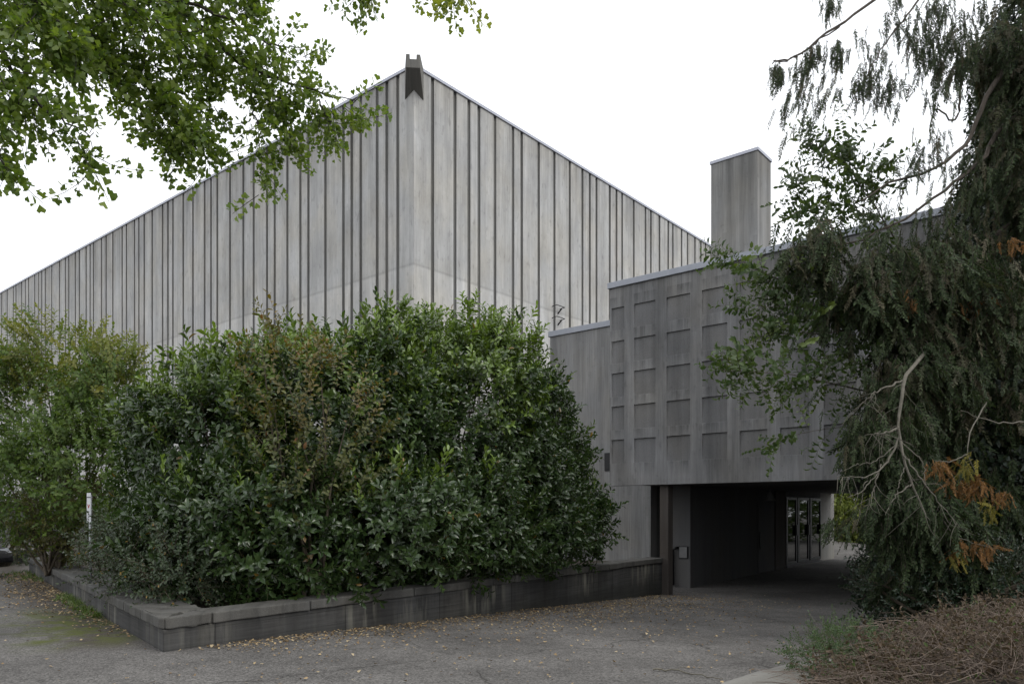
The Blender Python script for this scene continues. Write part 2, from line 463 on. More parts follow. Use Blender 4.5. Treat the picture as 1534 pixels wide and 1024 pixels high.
# ------------------------------------------------------------------ ground
def asphalt_mat():
    m, t, b, o = newmat('asphalt'); g = G(t)
    tc = g.n('ShaderNodeTexCoord'); P = tc.outputs['Object']
    sp = g.n('ShaderNodeSeparateXYZ'); g.lk(P, sp.inputs[0])
    agg = g.n('ShaderNodeTexVoronoi', feature='F1'); g.lk(P, agg.inputs['Vector']); agg.inputs['Scale'].default_value = 62.0
    ac = g.n('ShaderNodeSeparateColor'); g.lk(agg.outputs['Color'], ac.inputs[0])
    val = g.ramp(ac.outputs[0], 0, 1, 0.52, 1.52)
    n1 = g.noise(P, 0.55, 6.0, 0.6); val = g.math('MULTIPLY', val, g.ramp(n1, 0.3, 0.7, 0.68, 1.26))
    n2 = g.noise(P, 5.0, 5.0, 0.7); val = g.math('MULTIPLY', val, g.ramp(n2, 0.3, 0.7, 0.86, 1.14))
    col = g.mix(1.0, (0.122, 0.116, 0.110), g.vec(val, val, val), 'MULTIPLY')
    # worn cracks
    cv = g.n('ShaderNodeTexVoronoi', feature='DISTANCE_TO_EDGE')
    wob = g.n('ShaderNodeTexNoise'); wob.inputs['Scale'].default_value = 1.4; wob.inputs['Detail'].default_value = 5; g.lk(P, wob.inputs['Vector'])
    av = g.n('ShaderNodeVectorMath', operation='MULTIPLY_ADD'); g.lk(wob.outputs['Color'], av.inputs[0]); av.inputs[1].default_value = (0.9, 0.9, 0.9); g.lk(P, av.inputs[2])
    g.lk(av.outputs[0], cv.inputs['Vector']); cv.inputs['Scale'].default_value = 0.33
    ck = g.math('MULTIPLY', g.ramp(cv.outputs['Distance'], 0.0, 0.010, 0.75, 0.0), g.ramp(g.noise(P, 0.5, 2.0), 0.45, 0.55, 0.0, 1.0))
    col = g.mix(ck, col, (0.025, 0.024, 0.022))
    # moss and dirt strip beside the parking leg of the planter
    b_ = g.math('ADD', g.math('MULTIPLY', g.math('SUBTRACT', sp.outputs[0], float(P0[0])), float(LD[1])), g.math('MULTIPLY', g.math('SUBTRACT', sp.outputs[1], float(P0[1])), float(-LD[0])))
    a_ = g.math('ADD', g.math('MULTIPLY', g.math('SUBTRACT', sp.outputs[0], float(P0[0])), float(LD[0])), g.math('MULTIPLY', g.math('SUBTRACT', sp.outputs[1], float(P0[1])), float(LD[1])))
    d = g.math('ADD', b_, g.math('MULTIPLY', g.math('SUBTRACT', g.noise(P, 1.3, 5.0, 0.65), 0.5), 1.8))
    on = g.math('MULTIPLY', g.ramp(d, -1.05, -0.45, 0.0, 1.0), g.ramp(a_, 0.3, 1.0, 0.0, 1.0))
    on = g.math('MULTIPLY', on, g.ramp(b_, -0.3, 0.4, 1.0, 0.0))
    dirt = g.math('MULTIPLY', on, 0.75)
    col = g.mix(dirt, col, (0.045, 0.036, 0.026))
    mo = g.math('MULTIPLY', g.math('MULTIPLY', g.ramp(d, -1.5, -0.9, 0.0, 1.0), g.ramp(a_, 0.6, 1.6, 0.0, 1.0)), g.ramp(a_, 4.2, 6.0, 1.0, 0.0))
    mo = g.math('MULTIPLY', mo, g.ramp(g.noise(P, 2.1, 6.0, 0.7), 0.42, 0.58, 0.0, 0.9))
    mo = g.math('MULTIPLY', mo, g.ramp(b_, -0.3, 0.4, 1.0, 0.0))
    col = g.mix(mo, col, (0.075, 0.088, 0.018))
    g.lk(col, b.inputs['Base Color'])
    b.inputs['Roughness'].default_value = 0.9; b.inputs['Specular IOR Level'].default_value = 0.2
    h = g.math('ADD', g.math('MULTIPLY', agg.outputs['Distance'], -1.0), g.math('MULTIPLY', n2, 0.5))
    g.lk(g.bump(h, 0.5, 0.008), b.inputs['Normal'])
    return m

def soil_mat():
    m, t, b, o = newmat('soil'); g = G(t)
    tc = g.n('ShaderNodeTexCoord'); P = tc.outputs['Object']
    n1 = g.noise(P, 9.0, 7.0, 0.7)
    g.lk(g.mix(g.ramp(n1, 0.3, 0.7), (0.018, 0.014, 0.010), (0.06, 0.045, 0.03)), b.inputs['Base Color'])
    b.inputs['Roughness'].default_value = 0.95
    g.lk(g.bump(n1, 0.8, 0.04), b.inputs['Normal'])
    return m
M_asph, M_soil = asphalt_mat(), soil_mat()

gx = np.concatenate([[-400, -200, -100, -60, -40], np.arange(-30, 30.1, 0.6), [40, 60, 100, 200, 400]])
gy = np.concatenate([[-400, -150, -60, -30, -15], np.arange(-8, 50.1, 0.6), [60, 80, 120, 200, 400]])
X, Y = np.meshgrid(gx, gy); Z = gz(X, Y)
nx, ny = len(gx), len(gy)
idx = np.arange(nx * ny).reshape(ny, nx)
T = np.vstack([np.stack([idx[:-1, :-1], idx[:-1, 1:], idx[1:, 1:]], -1).reshape(-1, 3), np.stack([idx[:-1, :-1], idx[1:, 1:], idx[1:, :-1]], -1).reshape(-1, 3)])
ground = np_mesh('ground', np.stack([X, Y, Z], -1).reshape(-1, 3), T, [M_asph])
tag(ground, 'worn grey asphalt drive and parking sloping down to the underpass', 'asphalt', kind='structure')
for p in ground.data.polygons: p.use_smooth = True

# ------------------------------------------------------------------ hall
ANG = math.atan2(0.7672, 0.6414)
RX, LX = np.array([0.6414, 0.7672]), np.array([-0.7672, 0.6414])     # right-hand and left-hand facade directions
HC = np.array([-0.1288 * 26, 26.0])

def on_face(u, org, d):
    """distance along the facade (origin org, direction d) of photo column u"""
    k = (u - U0) / F
    # org + s d = y (k, 1)
    return (k * org[1] - org[0]) / (d[0] - k * d[1])

hall = empty('concrete_hall', (HC[0], HC[1], 0), ANG)
tag(hall, 'tall pale concrete hall with irregular vertical grooves and a flat roof', 'building')
r_us = [648,681.5,702.5,717.5,741.5,768.5,781.5,807,830.5,853.5,872.5,883.5,893.5,913.5,923.5,932,949.5,967,975,988,1001,1008,1021,1030,1041,1050,1057]
l_us = [596,579.5,565,540.5,527,514.5,487.5,462,450,430.5,411.5,400,380,364.5,344.5,325.5,316,306.5,289,274.5,259,251.5,243.5,228,216,208,201.5,189.5,183,169,159,152,140,135,129,119,113,103,98,89,77.5,68,62.5,58,52,43,38,32.5,24,20,11,2]
r_s = [on_face(u, HC, RX) for u in r_us]
l_s = [on_face(u, HC, LX) for u in l_us]
rr = random.Random(3)
while r_s[-1] < 42: r_s.append(r_s[-1] + rr.choice([0.45, 0.7, 1.0, 1.3]))
while l_s[-1] < 66: l_s.append(l_s[-1] + rr.choice([0.45, 0.7, 1.0, 1.3]))
HBOT, GW, GD = 2.45, 0.165, 0.075

def ribbed(ss, length, along_x):
    """panels proud, grooves set back; grooves get material 1"""
    mb = MB(); bm = mb.bm
    prof = [(0.0, 0.0)]; kinds = []
    for s in ss:
        if s + GW / 2 >= length - .2: break
        a, c = s - GW / 2, s + GW / 2
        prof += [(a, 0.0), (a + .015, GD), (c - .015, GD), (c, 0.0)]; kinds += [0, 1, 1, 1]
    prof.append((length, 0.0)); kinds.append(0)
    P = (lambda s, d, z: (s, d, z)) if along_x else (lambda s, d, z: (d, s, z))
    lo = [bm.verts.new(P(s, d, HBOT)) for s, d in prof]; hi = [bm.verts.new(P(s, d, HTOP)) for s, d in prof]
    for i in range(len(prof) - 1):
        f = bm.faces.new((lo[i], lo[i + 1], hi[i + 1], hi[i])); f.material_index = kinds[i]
    # back and ends give the wall its thickness
    t = 0.45
    bl0, bl1 = bm.verts.new(P(t, t, HBOT)), bm.verts.new(P(length, t, HBOT))
    bh0, bh1 = bm.verts.new(P(t, t, HTOP)), bm.verts.new(P(length, t, HTOP))
    bm.faces.new((bl0, bh0, bh1, bl1)); bm.faces.new([lo[0], hi[0], bh0, bl0]); bm.faces.new([lo[-1], bl1, bh1, hi[-1]])
    bm.faces.new(lo[::-1] + [bl0, bl1]); bm.faces.new(hi + [bh1, bh0])
    return mb
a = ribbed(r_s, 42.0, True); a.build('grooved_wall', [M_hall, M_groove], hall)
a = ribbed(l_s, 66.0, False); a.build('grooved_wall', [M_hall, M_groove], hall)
mb = MB(); mb.box((0.46, 0.46, HTOP - 0.3), (42, 66, HTOP - 0.05)); mb.build('roof', M_roof, hall)
mb = MB(); mb.box((1.0, 1.0, -0.6), (41, 65, HBOT)); mb.build('plinth', M_plinth, hall)
mb = MB()
mb.prism([(-.05, -.05), (42.05, -.05), (42.05, .5), (.5, .5), (.5, 66.05), (-.05, 66.05)], HTOP + .002, HTOP + 0.10)
mb.build('roof_edge', M_flash, hall)

# water spout at the corner, a notched trough on the diagonal
mb = MB(); bm = mb.bm
dg = np.array([-1.0, -1.0]) / math.sqrt(2); lt = np.array([1.0, -1.0]) / math.sqrt(2)
def sp_ring(q, w, zt, zn, zb):          # q outward distance
    c = dg * q; nn = w * 0.24
    xs = [(-w, zb), (w, zb), (w, zt), (nn * 2.0 - 0.0 , zt), (nn * 1.9, zn), (-nn * 1.9, zn), (-nn * 2.0, zt), (-w, zt)]
    return [(c[0] + lt[0] * x, c[1] + lt[1] * x, z) for x, z in xs]
mb.loft([sp_ring(-0.9, 0.37, 16.95, 16.85, 15.50), sp_ring(0.65, 0.235, 16.86, 16.70, 16.41)])
mb.build('water_spout', M_spout, hall, bevel=0.012)
# rung brackets on the right facade
for v, u in ((461, 833), (478, 833)):
    s = on_face(u, HC, RX); yy = HC[1] + s * RX[1]
    z = EYE + (VH - v) / F * yy
    mb = MB()
    mb.tube([(s - .28, 0.0, z), (s - .28, -.25, z + .03), (s + .28, -.25, z + .03), (s + .28, 0.0, z)], 0.018, 6)
    mb.tube([(s + .12, 0.0, z - .22), (s + .2, -.15, z - .02)], 0.03, 6)
    mb.build('rung', M_dark, hall)

# ------------------------------------------------------------------ entrance wing with the gridded block over the underpass
BC = np.array([2.77, 21.57])
ZB, ZT = 2.37, 7.93
wing = empty('entrance_wing', (BC[0], BC[1], 0), ANG)
tag(wing, 'dark grey concrete wing with sunk square panels bridging the underpass, chimney on its roof', 'building')
YR = -9.2
DEPTH = 15.4
def ys(u): return -on_face(u, BC, -LX)
def zs(u, v):
    s = on_face(u, BC, -LX); yy = BC[1] - s * LX[1]
    return EYE + (VH - v) / F * yy
cols = [(916, 935), (949.7, 982), (998.3, 1034), (1051.4, 1089.6), (1107.8, 1149.4), (1168.3, 1212.8), (1234, 1283), (1306, 1360), (1384, 1444)]
ycols = [(ys(a), ys(c)) for a, c in cols]
cv = lambda p: 380 + p / 2.695
zrows = [(zs(949.7, cv(p)), zs(949.7, cv(q))) for p, q in ((203, 297), (340, 433), (472, 570), (608, 706), (745, 843))]
yb = [0.0]; ypan = []
for a_, c_ in ycols:
    if c_ < YR: break
    yb += [a_, c_]; ypan.append(len(yb) - 2)
yb.append(YR)
zb = [ZB]; zpan = []
for t_, b_ in zrows[::-1]:
    zb += [b_, t_]; zpan.append(len(zb) - 2)
zb.append(ZT)
mb = MB(); bm = mb.bm
REC = 0.042
gvv = [[bm.verts.new((0, y, z)) for z in zb] for y in yb]
for i in range(len(yb) - 1):
    for j in range(len(zb) - 1):
        q = [gvv[i][j], gvv[i + 1][j], gvv[i + 1][j + 1], gvv[i][j + 1]]
        if i in ypan and j in zpan:
            e = 0.012
            y0, y1, z0, z1 = yb[i], yb[i + 1], zb[j], zb[j + 1]
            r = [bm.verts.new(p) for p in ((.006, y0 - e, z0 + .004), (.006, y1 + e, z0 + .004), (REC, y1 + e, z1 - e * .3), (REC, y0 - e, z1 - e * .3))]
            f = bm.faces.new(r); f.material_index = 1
            for k in range(4):
                bm.faces.new((q[k], q[(k + 1) % 4], r[(k + 1) % 4], r[k]))
        else:
            bm.faces.new(q)
bk = [bm.verts.new(p) for p in ((.32, 0, ZB), (.32, YR, ZB), (.32, YR, ZT), (.32, 0, ZT))]
bm.faces.new(bk[::-1])
bm.faces.new([gvv[i][0] for i in range(len(yb))] + [bk[1], bk[0]])
bm.faces.new([gvv[i][-1] for i in range(len(yb))] + [bk[2], bk[3]])
bm.faces.new(gvv[0] + [bk[3], bk[0]]); bm.faces.new(gvv[-1] + [bk[2], bk[1]])
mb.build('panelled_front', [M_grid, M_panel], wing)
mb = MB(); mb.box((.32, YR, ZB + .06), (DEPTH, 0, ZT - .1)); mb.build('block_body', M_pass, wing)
mb = MB(); mb.box((-.06, YR - .05, ZT + .002), (DEPTH, .05, ZT + .17)); mb.build('roof_coping', M_flash2, wing, bevel=.01)
# side wall, set back to the left of the block
SX, SL, ST = 2.31, 3.86, 7.55
mb = MB(); mb.box((SX, .004, -.9), (SX + .4, SL, ST)); mb.build('side_wall', M_low, wing)
mb = MB(); mb.box((SX + .402, .004, -.9), (DEPTH, SL, ST - .1)); mb.build('side_body', M_pass, wing)
mb = MB(); mb.box((SX - .05, .004, ST + .002), (DEPTH, SL + .05, ST + .19)); mb.build('roof_coping', M_flash2, wing, bevel=.01)
# narrow window beside the block
mb = MB(); mb.box((SX - .03, 1.1, 2.95), (SX - .002, 1.66, 3.52)); wn_ = mb.build('window', M_dark, wing)
mb = MB(); mb.box((SX - .045, 1.15, 3.0), (SX - .031, 1.61, 3.47)); mb.build('pane', M_dark, wn_)
# alcove return, panel and passage wall
PW = -1.32
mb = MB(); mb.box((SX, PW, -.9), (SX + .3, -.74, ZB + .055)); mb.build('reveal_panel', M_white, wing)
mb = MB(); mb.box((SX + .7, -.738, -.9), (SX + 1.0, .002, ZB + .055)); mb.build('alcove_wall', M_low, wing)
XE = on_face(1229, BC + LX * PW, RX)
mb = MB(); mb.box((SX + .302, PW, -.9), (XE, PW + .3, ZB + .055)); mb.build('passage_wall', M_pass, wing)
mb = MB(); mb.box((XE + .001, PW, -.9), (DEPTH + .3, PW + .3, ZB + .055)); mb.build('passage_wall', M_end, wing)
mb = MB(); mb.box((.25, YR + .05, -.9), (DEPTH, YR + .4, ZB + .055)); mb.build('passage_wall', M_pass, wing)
mb = MB(); mb.box((.15, -1.76, -.9), (.42, -1.5, ZB)); mb.build('pillar', M_pier, wing, bevel=.015)
# meter box and downpipe on the reveal panel
mb = MB(); mb.box((SX - .035, -1.26, .25), (SX - .002, -.96, .62)); bx = mb.build('meter_box', M_dark, wing, bevel=.006)
mb = MB(); mb.box((SX - .05, -1.235, .275), (SX - .036, -.985, .595)); mb.build('box_door', M_box, bx, bevel=.004)
mb = MB(); mb.tube([(SX - .07, -.80, -.55), (SX - .07, -.80, .42), (SX - .07, -.80, .52), (SX - .07, -.90, .57), (SX - .01, -.93, .57)], .04, 8); mb.build('drain_pipe', M_dark, wing, smooth=True)
# doors in the passage: solid door, pilaster, three glazed leaves
xw = lambda u: (lambda org: on_face(u, org, RX))(BC + LX * PW)
gpz = lambda x: float(gz(*(BC + RX * x + LX * PW)))
x0, x1 = xw(1135), xw(1159)
mb = MB(); mb.box((x0, PW - .03, gpz(x0) + .02), (x1, PW - .002, 1.95)); dr = mb.build('solid_door', M_white, wing, bevel=.006)
mb = MB(); mb.box((x0 + .08, PW - .075, .35), (x0 + .13, PW - .032, .95)); mb.build('handle', M_dark, dr)
x0, x1 = xw(1160), xw(1175)
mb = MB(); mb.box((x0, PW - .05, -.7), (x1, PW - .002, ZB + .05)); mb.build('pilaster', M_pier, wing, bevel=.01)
for ua, ub in ((1175.5, 1191.5), (1193, 1209.5), (1211.5, 1227.5)):
    x0, x1 = xw(ua), xw(ub); z0, z1 = gpz(x0) + .12, 2.2
    mb = MB()
    fw = .09
    mb.box((x0, PW - .07, z0), (x0 + fw * 1.6, PW - .002, z1)); mb.box((x1 - fw, PW - .07, z0), (x1, PW - .002, z1))
    mb.box((x0 + fw * 1.6, PW - .07, z0), (x1 - fw, PW - .002, z0 + .1)); mb.box((x0 + fw * 1.6, PW - .07, z1 - .1), (x1 - fw, PW - .002, z1))
    d_ = mb.build('glazed_door', M_dark, wing)
    mb = MB(); mb.box((x0 + fw * 1.6, PW - .04, z0 + .1), (x1 - fw, PW - .02, z1 - .1)); mb.build('pane', M_glass, d_)
    mb = MB(); mb.box((x1 - .2, PW - .13, .75), (x1 - .08, PW - .071, 1.15)); mb.build('push_plate', M_dark, d_, bevel=.01)
mb = MB(); mb.box((xw(1175.5), PW - .1, gpz(xw(1190)) - .1), (xw(1228), PW - .002, gpz(xw(1190)) + .1)); mb.build('door_step', M_white, wing)
# hanging lamp shade under the soffit
lc = np.array([5.2, -2.6])
mb = MB()
mb.loft([[(lc[0] + r * math.cos(k), lc[1] + r * math.sin(k), z) for k in [i * math.pi / 6 for i in range(12)]] for r, z in ((.16, 1.98), (.05, 2.22), (.02, 2.28), (.02, ZB + .06))])
mb.build('lamp_shade', M_box, wing, smooth=True)
# roof bits above the side wall
mb = MB(); mb.box((SX + .5, .1, ST + .19), (SX + 1.3, 1.0, ST + .48)); mb.build('roof_hatch', M_white_plastic, wing, bevel=.02)
mb = MB(); mb.tube([(SX + 1.0, 1.95, ST + .1), (SX + 1.0, 1.95, ST + .56)], .11, 12); vp = mb.build('vent_pipe', M_white_plastic, wing, smooth=False)
mb = MB(); mb.tube([(SX + 1.0, 1.95, ST + .562), (SX + 1.0, 1.95, ST + .66)], .15, 12); mb.build('vent_cap', M_dark, vp)
# chimney
CHC = np.array([0.3225 * 23, 23.0])
dch = CHC - BC; cx, cyy = float(dch @ RX), float(dch @ LX)
mb = MB(); mb.box((cx, cyy, ZT - .2), (cx + 1.06, cyy + 1.51, 12.55)); ch = mb.build('chimney', M_chim, wing, bevel=.012)
mb = MB(); mb.box((cx - .03, cyy - .03, 12.552), (cx + 1.09, cyy + 1.54, 12.64)); mb.build('chimney_cap', M_flash, ch)

# ------------------------------------------------------------------ planter wall
nR = np.array([-RD[1], RD[0]])                      # inward of the drive leg
nL = np.array([LD[1], -LD[0]])                      # inward of the parking leg
if nR @ (LD) < 0: nR = -nR
if nL @ (RD) < 0: nL = -nL
planter = empty('planter_wall', (P0[0], P0[1], 0))
tag(planter, 'low weathered concrete planter wall with a jointed coping turning a sharp corner', 'wall')
def line_x(p, d, q, e):
    s = np.linalg.solve(np.array([d, -e]).T, q - p); return p + d * s[0]
def leg(d, nin, L, wid, widother, dother, nother, cuts):
    az = math.atan2(d[1], d[0])
    def loc(p): return (float(p @ d), float(p @ np.array([-d[1], d[0]])))
    z0 = np.zeros(2)
    def bodypoly(wd, wo, out_, t0, t1):
        """outer edge pushed out_ outwards, between stations t0, t1 along the leg; t0=None: mitre at the corner"""
        oa = -nin * out_; ob = -nother * out_
        if t0 is None:
            po = line_x(oa, d, ob, dother); pi = line_x(nin * wd, d, nother * wo, dother)
        else:
            po = oa + d * t0; pi = nin * wd + d * t0
        return [po, oa + d * t1, nin * wd + d * t1, pi]
    mb = MB(); mb.prism([loc(p) for p in bodypoly(wid - .03, widother - .03, 0.0, None, L)], -.95, PTOP - .135)
    o = mb.build('wall_leg', M_plant, planter, bevel=.012); o.rotation_euler = (0, 0, az)
    ts = [None] + cuts + [L]
    for a_, c_ in zip(ts[:-1], ts[1:]):
        g_ = .012
        pl = bodypoly(wid, widother, 0.035, a_ if a_ is None else a_ + g_, c_ - g_)
        if a_ is None:                               # broken-off corner
            po = pl[0]; pl = [po + d * .11, pl[1], pl[2], pl[3], po + (pl[3] - po) / np.linalg.norm(pl[3] - po) * .07]
        mb = MB(); mb.prism([loc(p) for p in pl], PTOP - .13, PTOP)
        bmesh.ops.subdivide_edges(mb.bm, edges=[e for e in mb.bm.edges if e.calc_length() > .3], cuts=9, use_grid_fill=True)
        o = mb.build('coping_slab', M_cope, planter, bevel=.016); o.rotation_euler = (0, 0, az)
        rr_ = np.random.default_rng(int(abs(c_) * 100))
        for v_ in o.data.vertices:
            v_.co += Vector(rr_.normal(0, .0035, 3))
LR, LL = 14.45, 15.2
leg(RD, nR, LR, .46, .62, LD, nL, [.62, 2.15, 4.3, 6.5, 8.6, 11.2])
leg(LD, nL, LL, .62, .46, RD, nR, [1.05, 2.1, 3.2, 4.4, 6.0, 8.5, 11.5])
# bed of soil inside
ic = line_x(nR * .42, RD, nL * .58, LD)
pts = [P0 + ic, P0 + nR * .42 + RD * LR, P0 + RD * LR + nR * 4.5, HC + np.array([2, -3.0]), HC + LX * 30 - RX * 1.0, P0 + nL * .58 + LD * LL]
mb = MB(); mb.prism([tuple(p) for p in pts], -.6, .24)
o = mb.build('planter_soil', M_soil); tag(o, 'dark bare soil of the raised bed behind the planter wall', 'soil', kind='structure')

# ------------------------------------------------------------------ leaf templates
def leaf_geo(L, W, fold=.25, curl=.12, wide=.5):
    return (np.array([(0, 0, 0), (-W / 2, L * wide, fold * W), (0, L * (wide + .02), 0), (W / 2, L * wide, fold * W), (0, L, -curl * L)]),
            np.array([(0, 2, 1), (0, 3, 2), (1, 2, 4), (2, 3, 4)]))

def blunt_geo(L, W, fold=.22, curl=.12, wide=.5):
    return (np.array([(0, 0, 0), (-W * .40, L * .28, fold * W), (-W * .48, L * .68, fold * W - curl * L * .3), (0, L, -curl * L), (W * .48, L * .68, fold * W - curl * L * .3), (W * .40, L * .28, fold * W), (0, L * .5, 0)]),
            np.array([(0, 6, 1), (1, 6, 2), (2, 6, 3), (3, 6, 4), (4, 6, 5), (5, 6, 0)]))

def place_leaf(tp, V, T, pos, d, up, mat=0):
    d = np.asarray(d, float); d /= np.linalg.norm(d)
    x = np.cross(d, up); x /= np.linalg.norm(x) + 1e-9
    n = np.cross(x, d)
    tp.add(V @ np.stack([x, d, n], 0) + pos, T, mat)

def shoot_tpl(rng, length, n, L, W, spread=(35, 75), bare=.15, jitter=.25, fold=.22, curl=.12, stem_r=.004, flat=False, wide=.5, geo=None, upk=1.0):
    tp = Tpl()
    bend = rng.normal(0, .12, 2)
    P = lambda t: np.array([bend[0] * t * t * length, bend[1] * t * t * length, t * length])
    pts = [P(t) for t in (0, .5, 1)]
    V, T, _, _ = tube_np(pts, stem_r, stem_r * .4, 3)
    tp.add(V, T, 1)
    for i in range(n):
        t = bare + (1 - bare) * (i + .5) / n
        az = (i % 2) * math.pi + rng.normal(0, .3) if flat else i * 2.4 + rng.normal(0, .3)
        el = math.radians(spread[1] + (spread[0] - spread[1]) * t + rng.normal(0, 9))
        d = np.array([math.cos(az) * math.sin(el), math.sin(az) * math.sin(el), math.cos(el)])
        k = rng.uniform(1 - jitter, 1 + jitter) * (1 - .25 * abs(t - .5))
        V, T = (geo or leaf_geo)(L * k, W * k, fold, curl + rng.normal(0, .08), wide)
        up = np.array([0, 0, 1.0]) - d * d[2] + rng.normal(0, .25, 3)
        place_leaf(tp, V, T, P(t) + d * .006, d, up)
    return tp.done()

rt = np.random.default_rng(11)
T_laurel = [shoot_tpl(rt, rt.uniform(.26, .44), 13, .124, .053, (30, 85), .1, geo=blunt_geo, curl=.2) for _ in range(7)]
T_laurel_tip = [shoot_tpl(rt, rt.uniform(.35, .6), 13, .115, .046, (20, 58), .12, geo=blunt_geo) for _ in range(5)]
T_small = [shoot_tpl(rt, rt.uniform(.22, .4), 14, .055, .027, (30, 75), .1) for _ in range(6)]
T_plum = [shoot_tpl(rt, rt.uniform(.35, .6), 12, .078, .040, (40, 85), .08, geo=blunt_geo) for _ in range(6)]
T_cher = [shoot_tpl(rt, rt.uniform(.35, .55), 11, .105, .055, (40, 85), .08, flat=True, geo=blunt_geo, curl=.25) for _ in range(6)]
T_horn = [shoot_tpl(rt, rt.uniform(.35, .6), 14, .105, .062, (35, 80), .08, flat=True) for _ in range(6)]
T_coto = [shoot_tpl(rt, rt.uniform(.25, .5), 18, .046, .026, (35, 85), .05, geo=blunt_geo) for _ in range(6)]
T_ivy = [shoot_tpl(rt, rt.uniform(.2, .4), 9, .085, .075, (60, 100), .05, wide=.35) for _ in range(5)]

M_stem = bark('shrub_stem', (0.05, 0.038, 0.026), (0.11, 0.09, 0.065))
M_twig = bark('green_twig', (0.05, 0.055, 0.022), (0.09, 0.085, 0.04))
M_laurel = leafmat('laurel_leaf', (0.023, 0.045, 0.015), (0.060, 0.098, 0.030), fresh=(0.190, 0.280, 0.050), spec=.6, rough=.25, trans=.20, odd=(0.18, 0.11, 0.02), oddat=.994)  # fresh tone near the top: new growth, brightened in colour for backlight
M_plum = leafmat('olive_leaf', (0.060, 0.072, 0.020), (0.130, 0.135, 0.038), fresh=(0.18, 0.125, 0.035), spec=.45, rough=.38, trans=.25, odd=(0.19, 0.09, 0.03), oddat=.985)
M_horn = leafmat('yellow_green_leaf', (0.056, 0.100, 0.022), (0.128, 0.180, 0.046), fresh=(0.22, 0.21, 0.05), spec=.3, rough=.5, trans=.3)
M_coto = leafmat('grey_green_leaf', (0.030, 0.052, 0.024), (0.075, 0.10, 0.052), spec=.45, rough=.42, trans=.12, odd=(0.24, 0.15, 0.03), oddat=.985)
M_gink = leafmat('ginkgo_leaf', (0.080, 0.132, 0.026), (0.175, 0.225, 0.050), fresh=(0.36, 0.35, 0.06), spec=.45, rough=.42, trans=.45)
M_conif = leafmat('conifer_spray', (0.015, 0.026, 0.012), (0.062, 0.086, 0.038), fresh=(0.088, 0.074, 0.050), spec=.2, rough=.6, trans=.14)
M_dead = leafmat('dead_spray', (0.16, 0.078, 0.030), (0.27, 0.145, 0.062), spec=.1, rough=.8, trans=.2)
M_yel = leafmat('yellow_spray', (0.16, 0.14, 0.03), (0.22, 0.19, 0.05), spec=.1, rough=.8, trans=.2)
M_ivy = leafmat('ivy_leaf', (0.008, 0.020, 0.010), (0.022, 0.040, 0.019), spec=.4, rough=.4, trans=.08)
M_cherry = leafmat('cherry_leaf', (0.036, 0.064, 0.022), (0.085, 0.122, 0.042), fresh=(0.15, 0.20, 0.055), spec=.4, rough=.4, trans=.3)
M_autumn = leafmat('autumn_leaf', (0.10, 0.14, 0.03), (0.22, 0.24, 0.05), fresh=(0.40, 0.14, 0.04), spec=.3, rough=.5, trans=.35)

def in_planter_ok(P, slack=.12, tops=True):
    """drops foliage that would pass through the planter wall or the building"""
    xy = P[:, :2] - P0
    inR = xy @ nR; inL = xy @ nL
    ok = (np.minimum(inR, inL) > -slack) | (P[:, 2] > PTOP + .35)
    ok &= ~((P[:, 2] < PTOP + .06) & (np.minimum(inR - .46, inL - .62) < 0.05))
    h = P[:, :2] - HC
    ok &= ~((h @ RX > -.35) & (h @ LX > -.35))
    bl = P[:, :2] - BC
    ok &= ~((bl @ RX > SX - .25) & (bl @ LX < SL + .3) & (bl @ LX > 0))
    ok &= ~((bl @ RX > -.25) & (bl @ LX < .2))
    ok &= P[:, 2] > .26
    return ok

def blob_shoots(rng, blobs, dens, shell=.16, upw=.5, rnd=.55, lump=.16, gap=.0, ok=None, inner=.25):
    """shoot roots and directions over lumpy ellipsoids; blobs: (centre, radii)"""
    PP, DD, QQ = [], [], []
    for ci, (c, r) in enumerate(blobs):
        c = np.asarray(c, float); r = np.asarray(r, float)
        area = 4 * math.pi * (((r[0] * r[1]) ** 1.6 + (r[0] * r[2]) ** 1.6 + (r[1] * r[2]) ** 1.6) / 3) ** (1 / 1.6)
        n = int(area * dens)
        d = rand_dir(rng, n)
        ph = rng.uniform(0, 6.28, (6, 1)); K = rng.normal(0, 1, (6, 3)) * np.array([2.2, 2.2, 3, 4.5, 6, 8])[:, None]
        bump = np.sin(K @ d.T + ph) * np.array([1, 1, .8, .6, .5, .4])[:, None]
        bump = bump.sum(0) / 2.2
        rad = 1 + lump * bump - np.abs(rng.normal(0, shell, n))
        far = rng.uniform(0, 1, n) < inner
        rad = np.where(far, rng.uniform(.45, .9, n), rad)
        P = c + d * r * rad[:, None]
        keep = np.ones(n, bool)
        if gap: keep &= (bump > -gap) | far
        for cj, (c2, r2) in enumerate(blobs):
            if cj != ci:
                keep &= (((P - np.asarray(c2)) / np.asarray(r2)) ** 2).sum(1) > .62
        toward = (-(P[:, :2] / np.linalg.norm(P[:, :2], axis=1, keepdims=True)) * (d * r)[:, :2]).sum(1)
        keep &= (toward > -.35 * r[1]) | (rng.uniform(0, 1, n) < .45)
        nrm = d / r; nrm /= np.linalg.norm(nrm, axis=1, keepdims=True)
        D = nrm + np.array([0, 0, upw]) + rng.normal(0, rnd * .6, (n, 3))
        if ok is not None: keep &= ok(P)
        PP.append(P[keep]); DD.append(D[keep]); QQ.append(bump[keep])
    return np.vstack(PP), np.vstack(DD), np.concatenate(QQ)

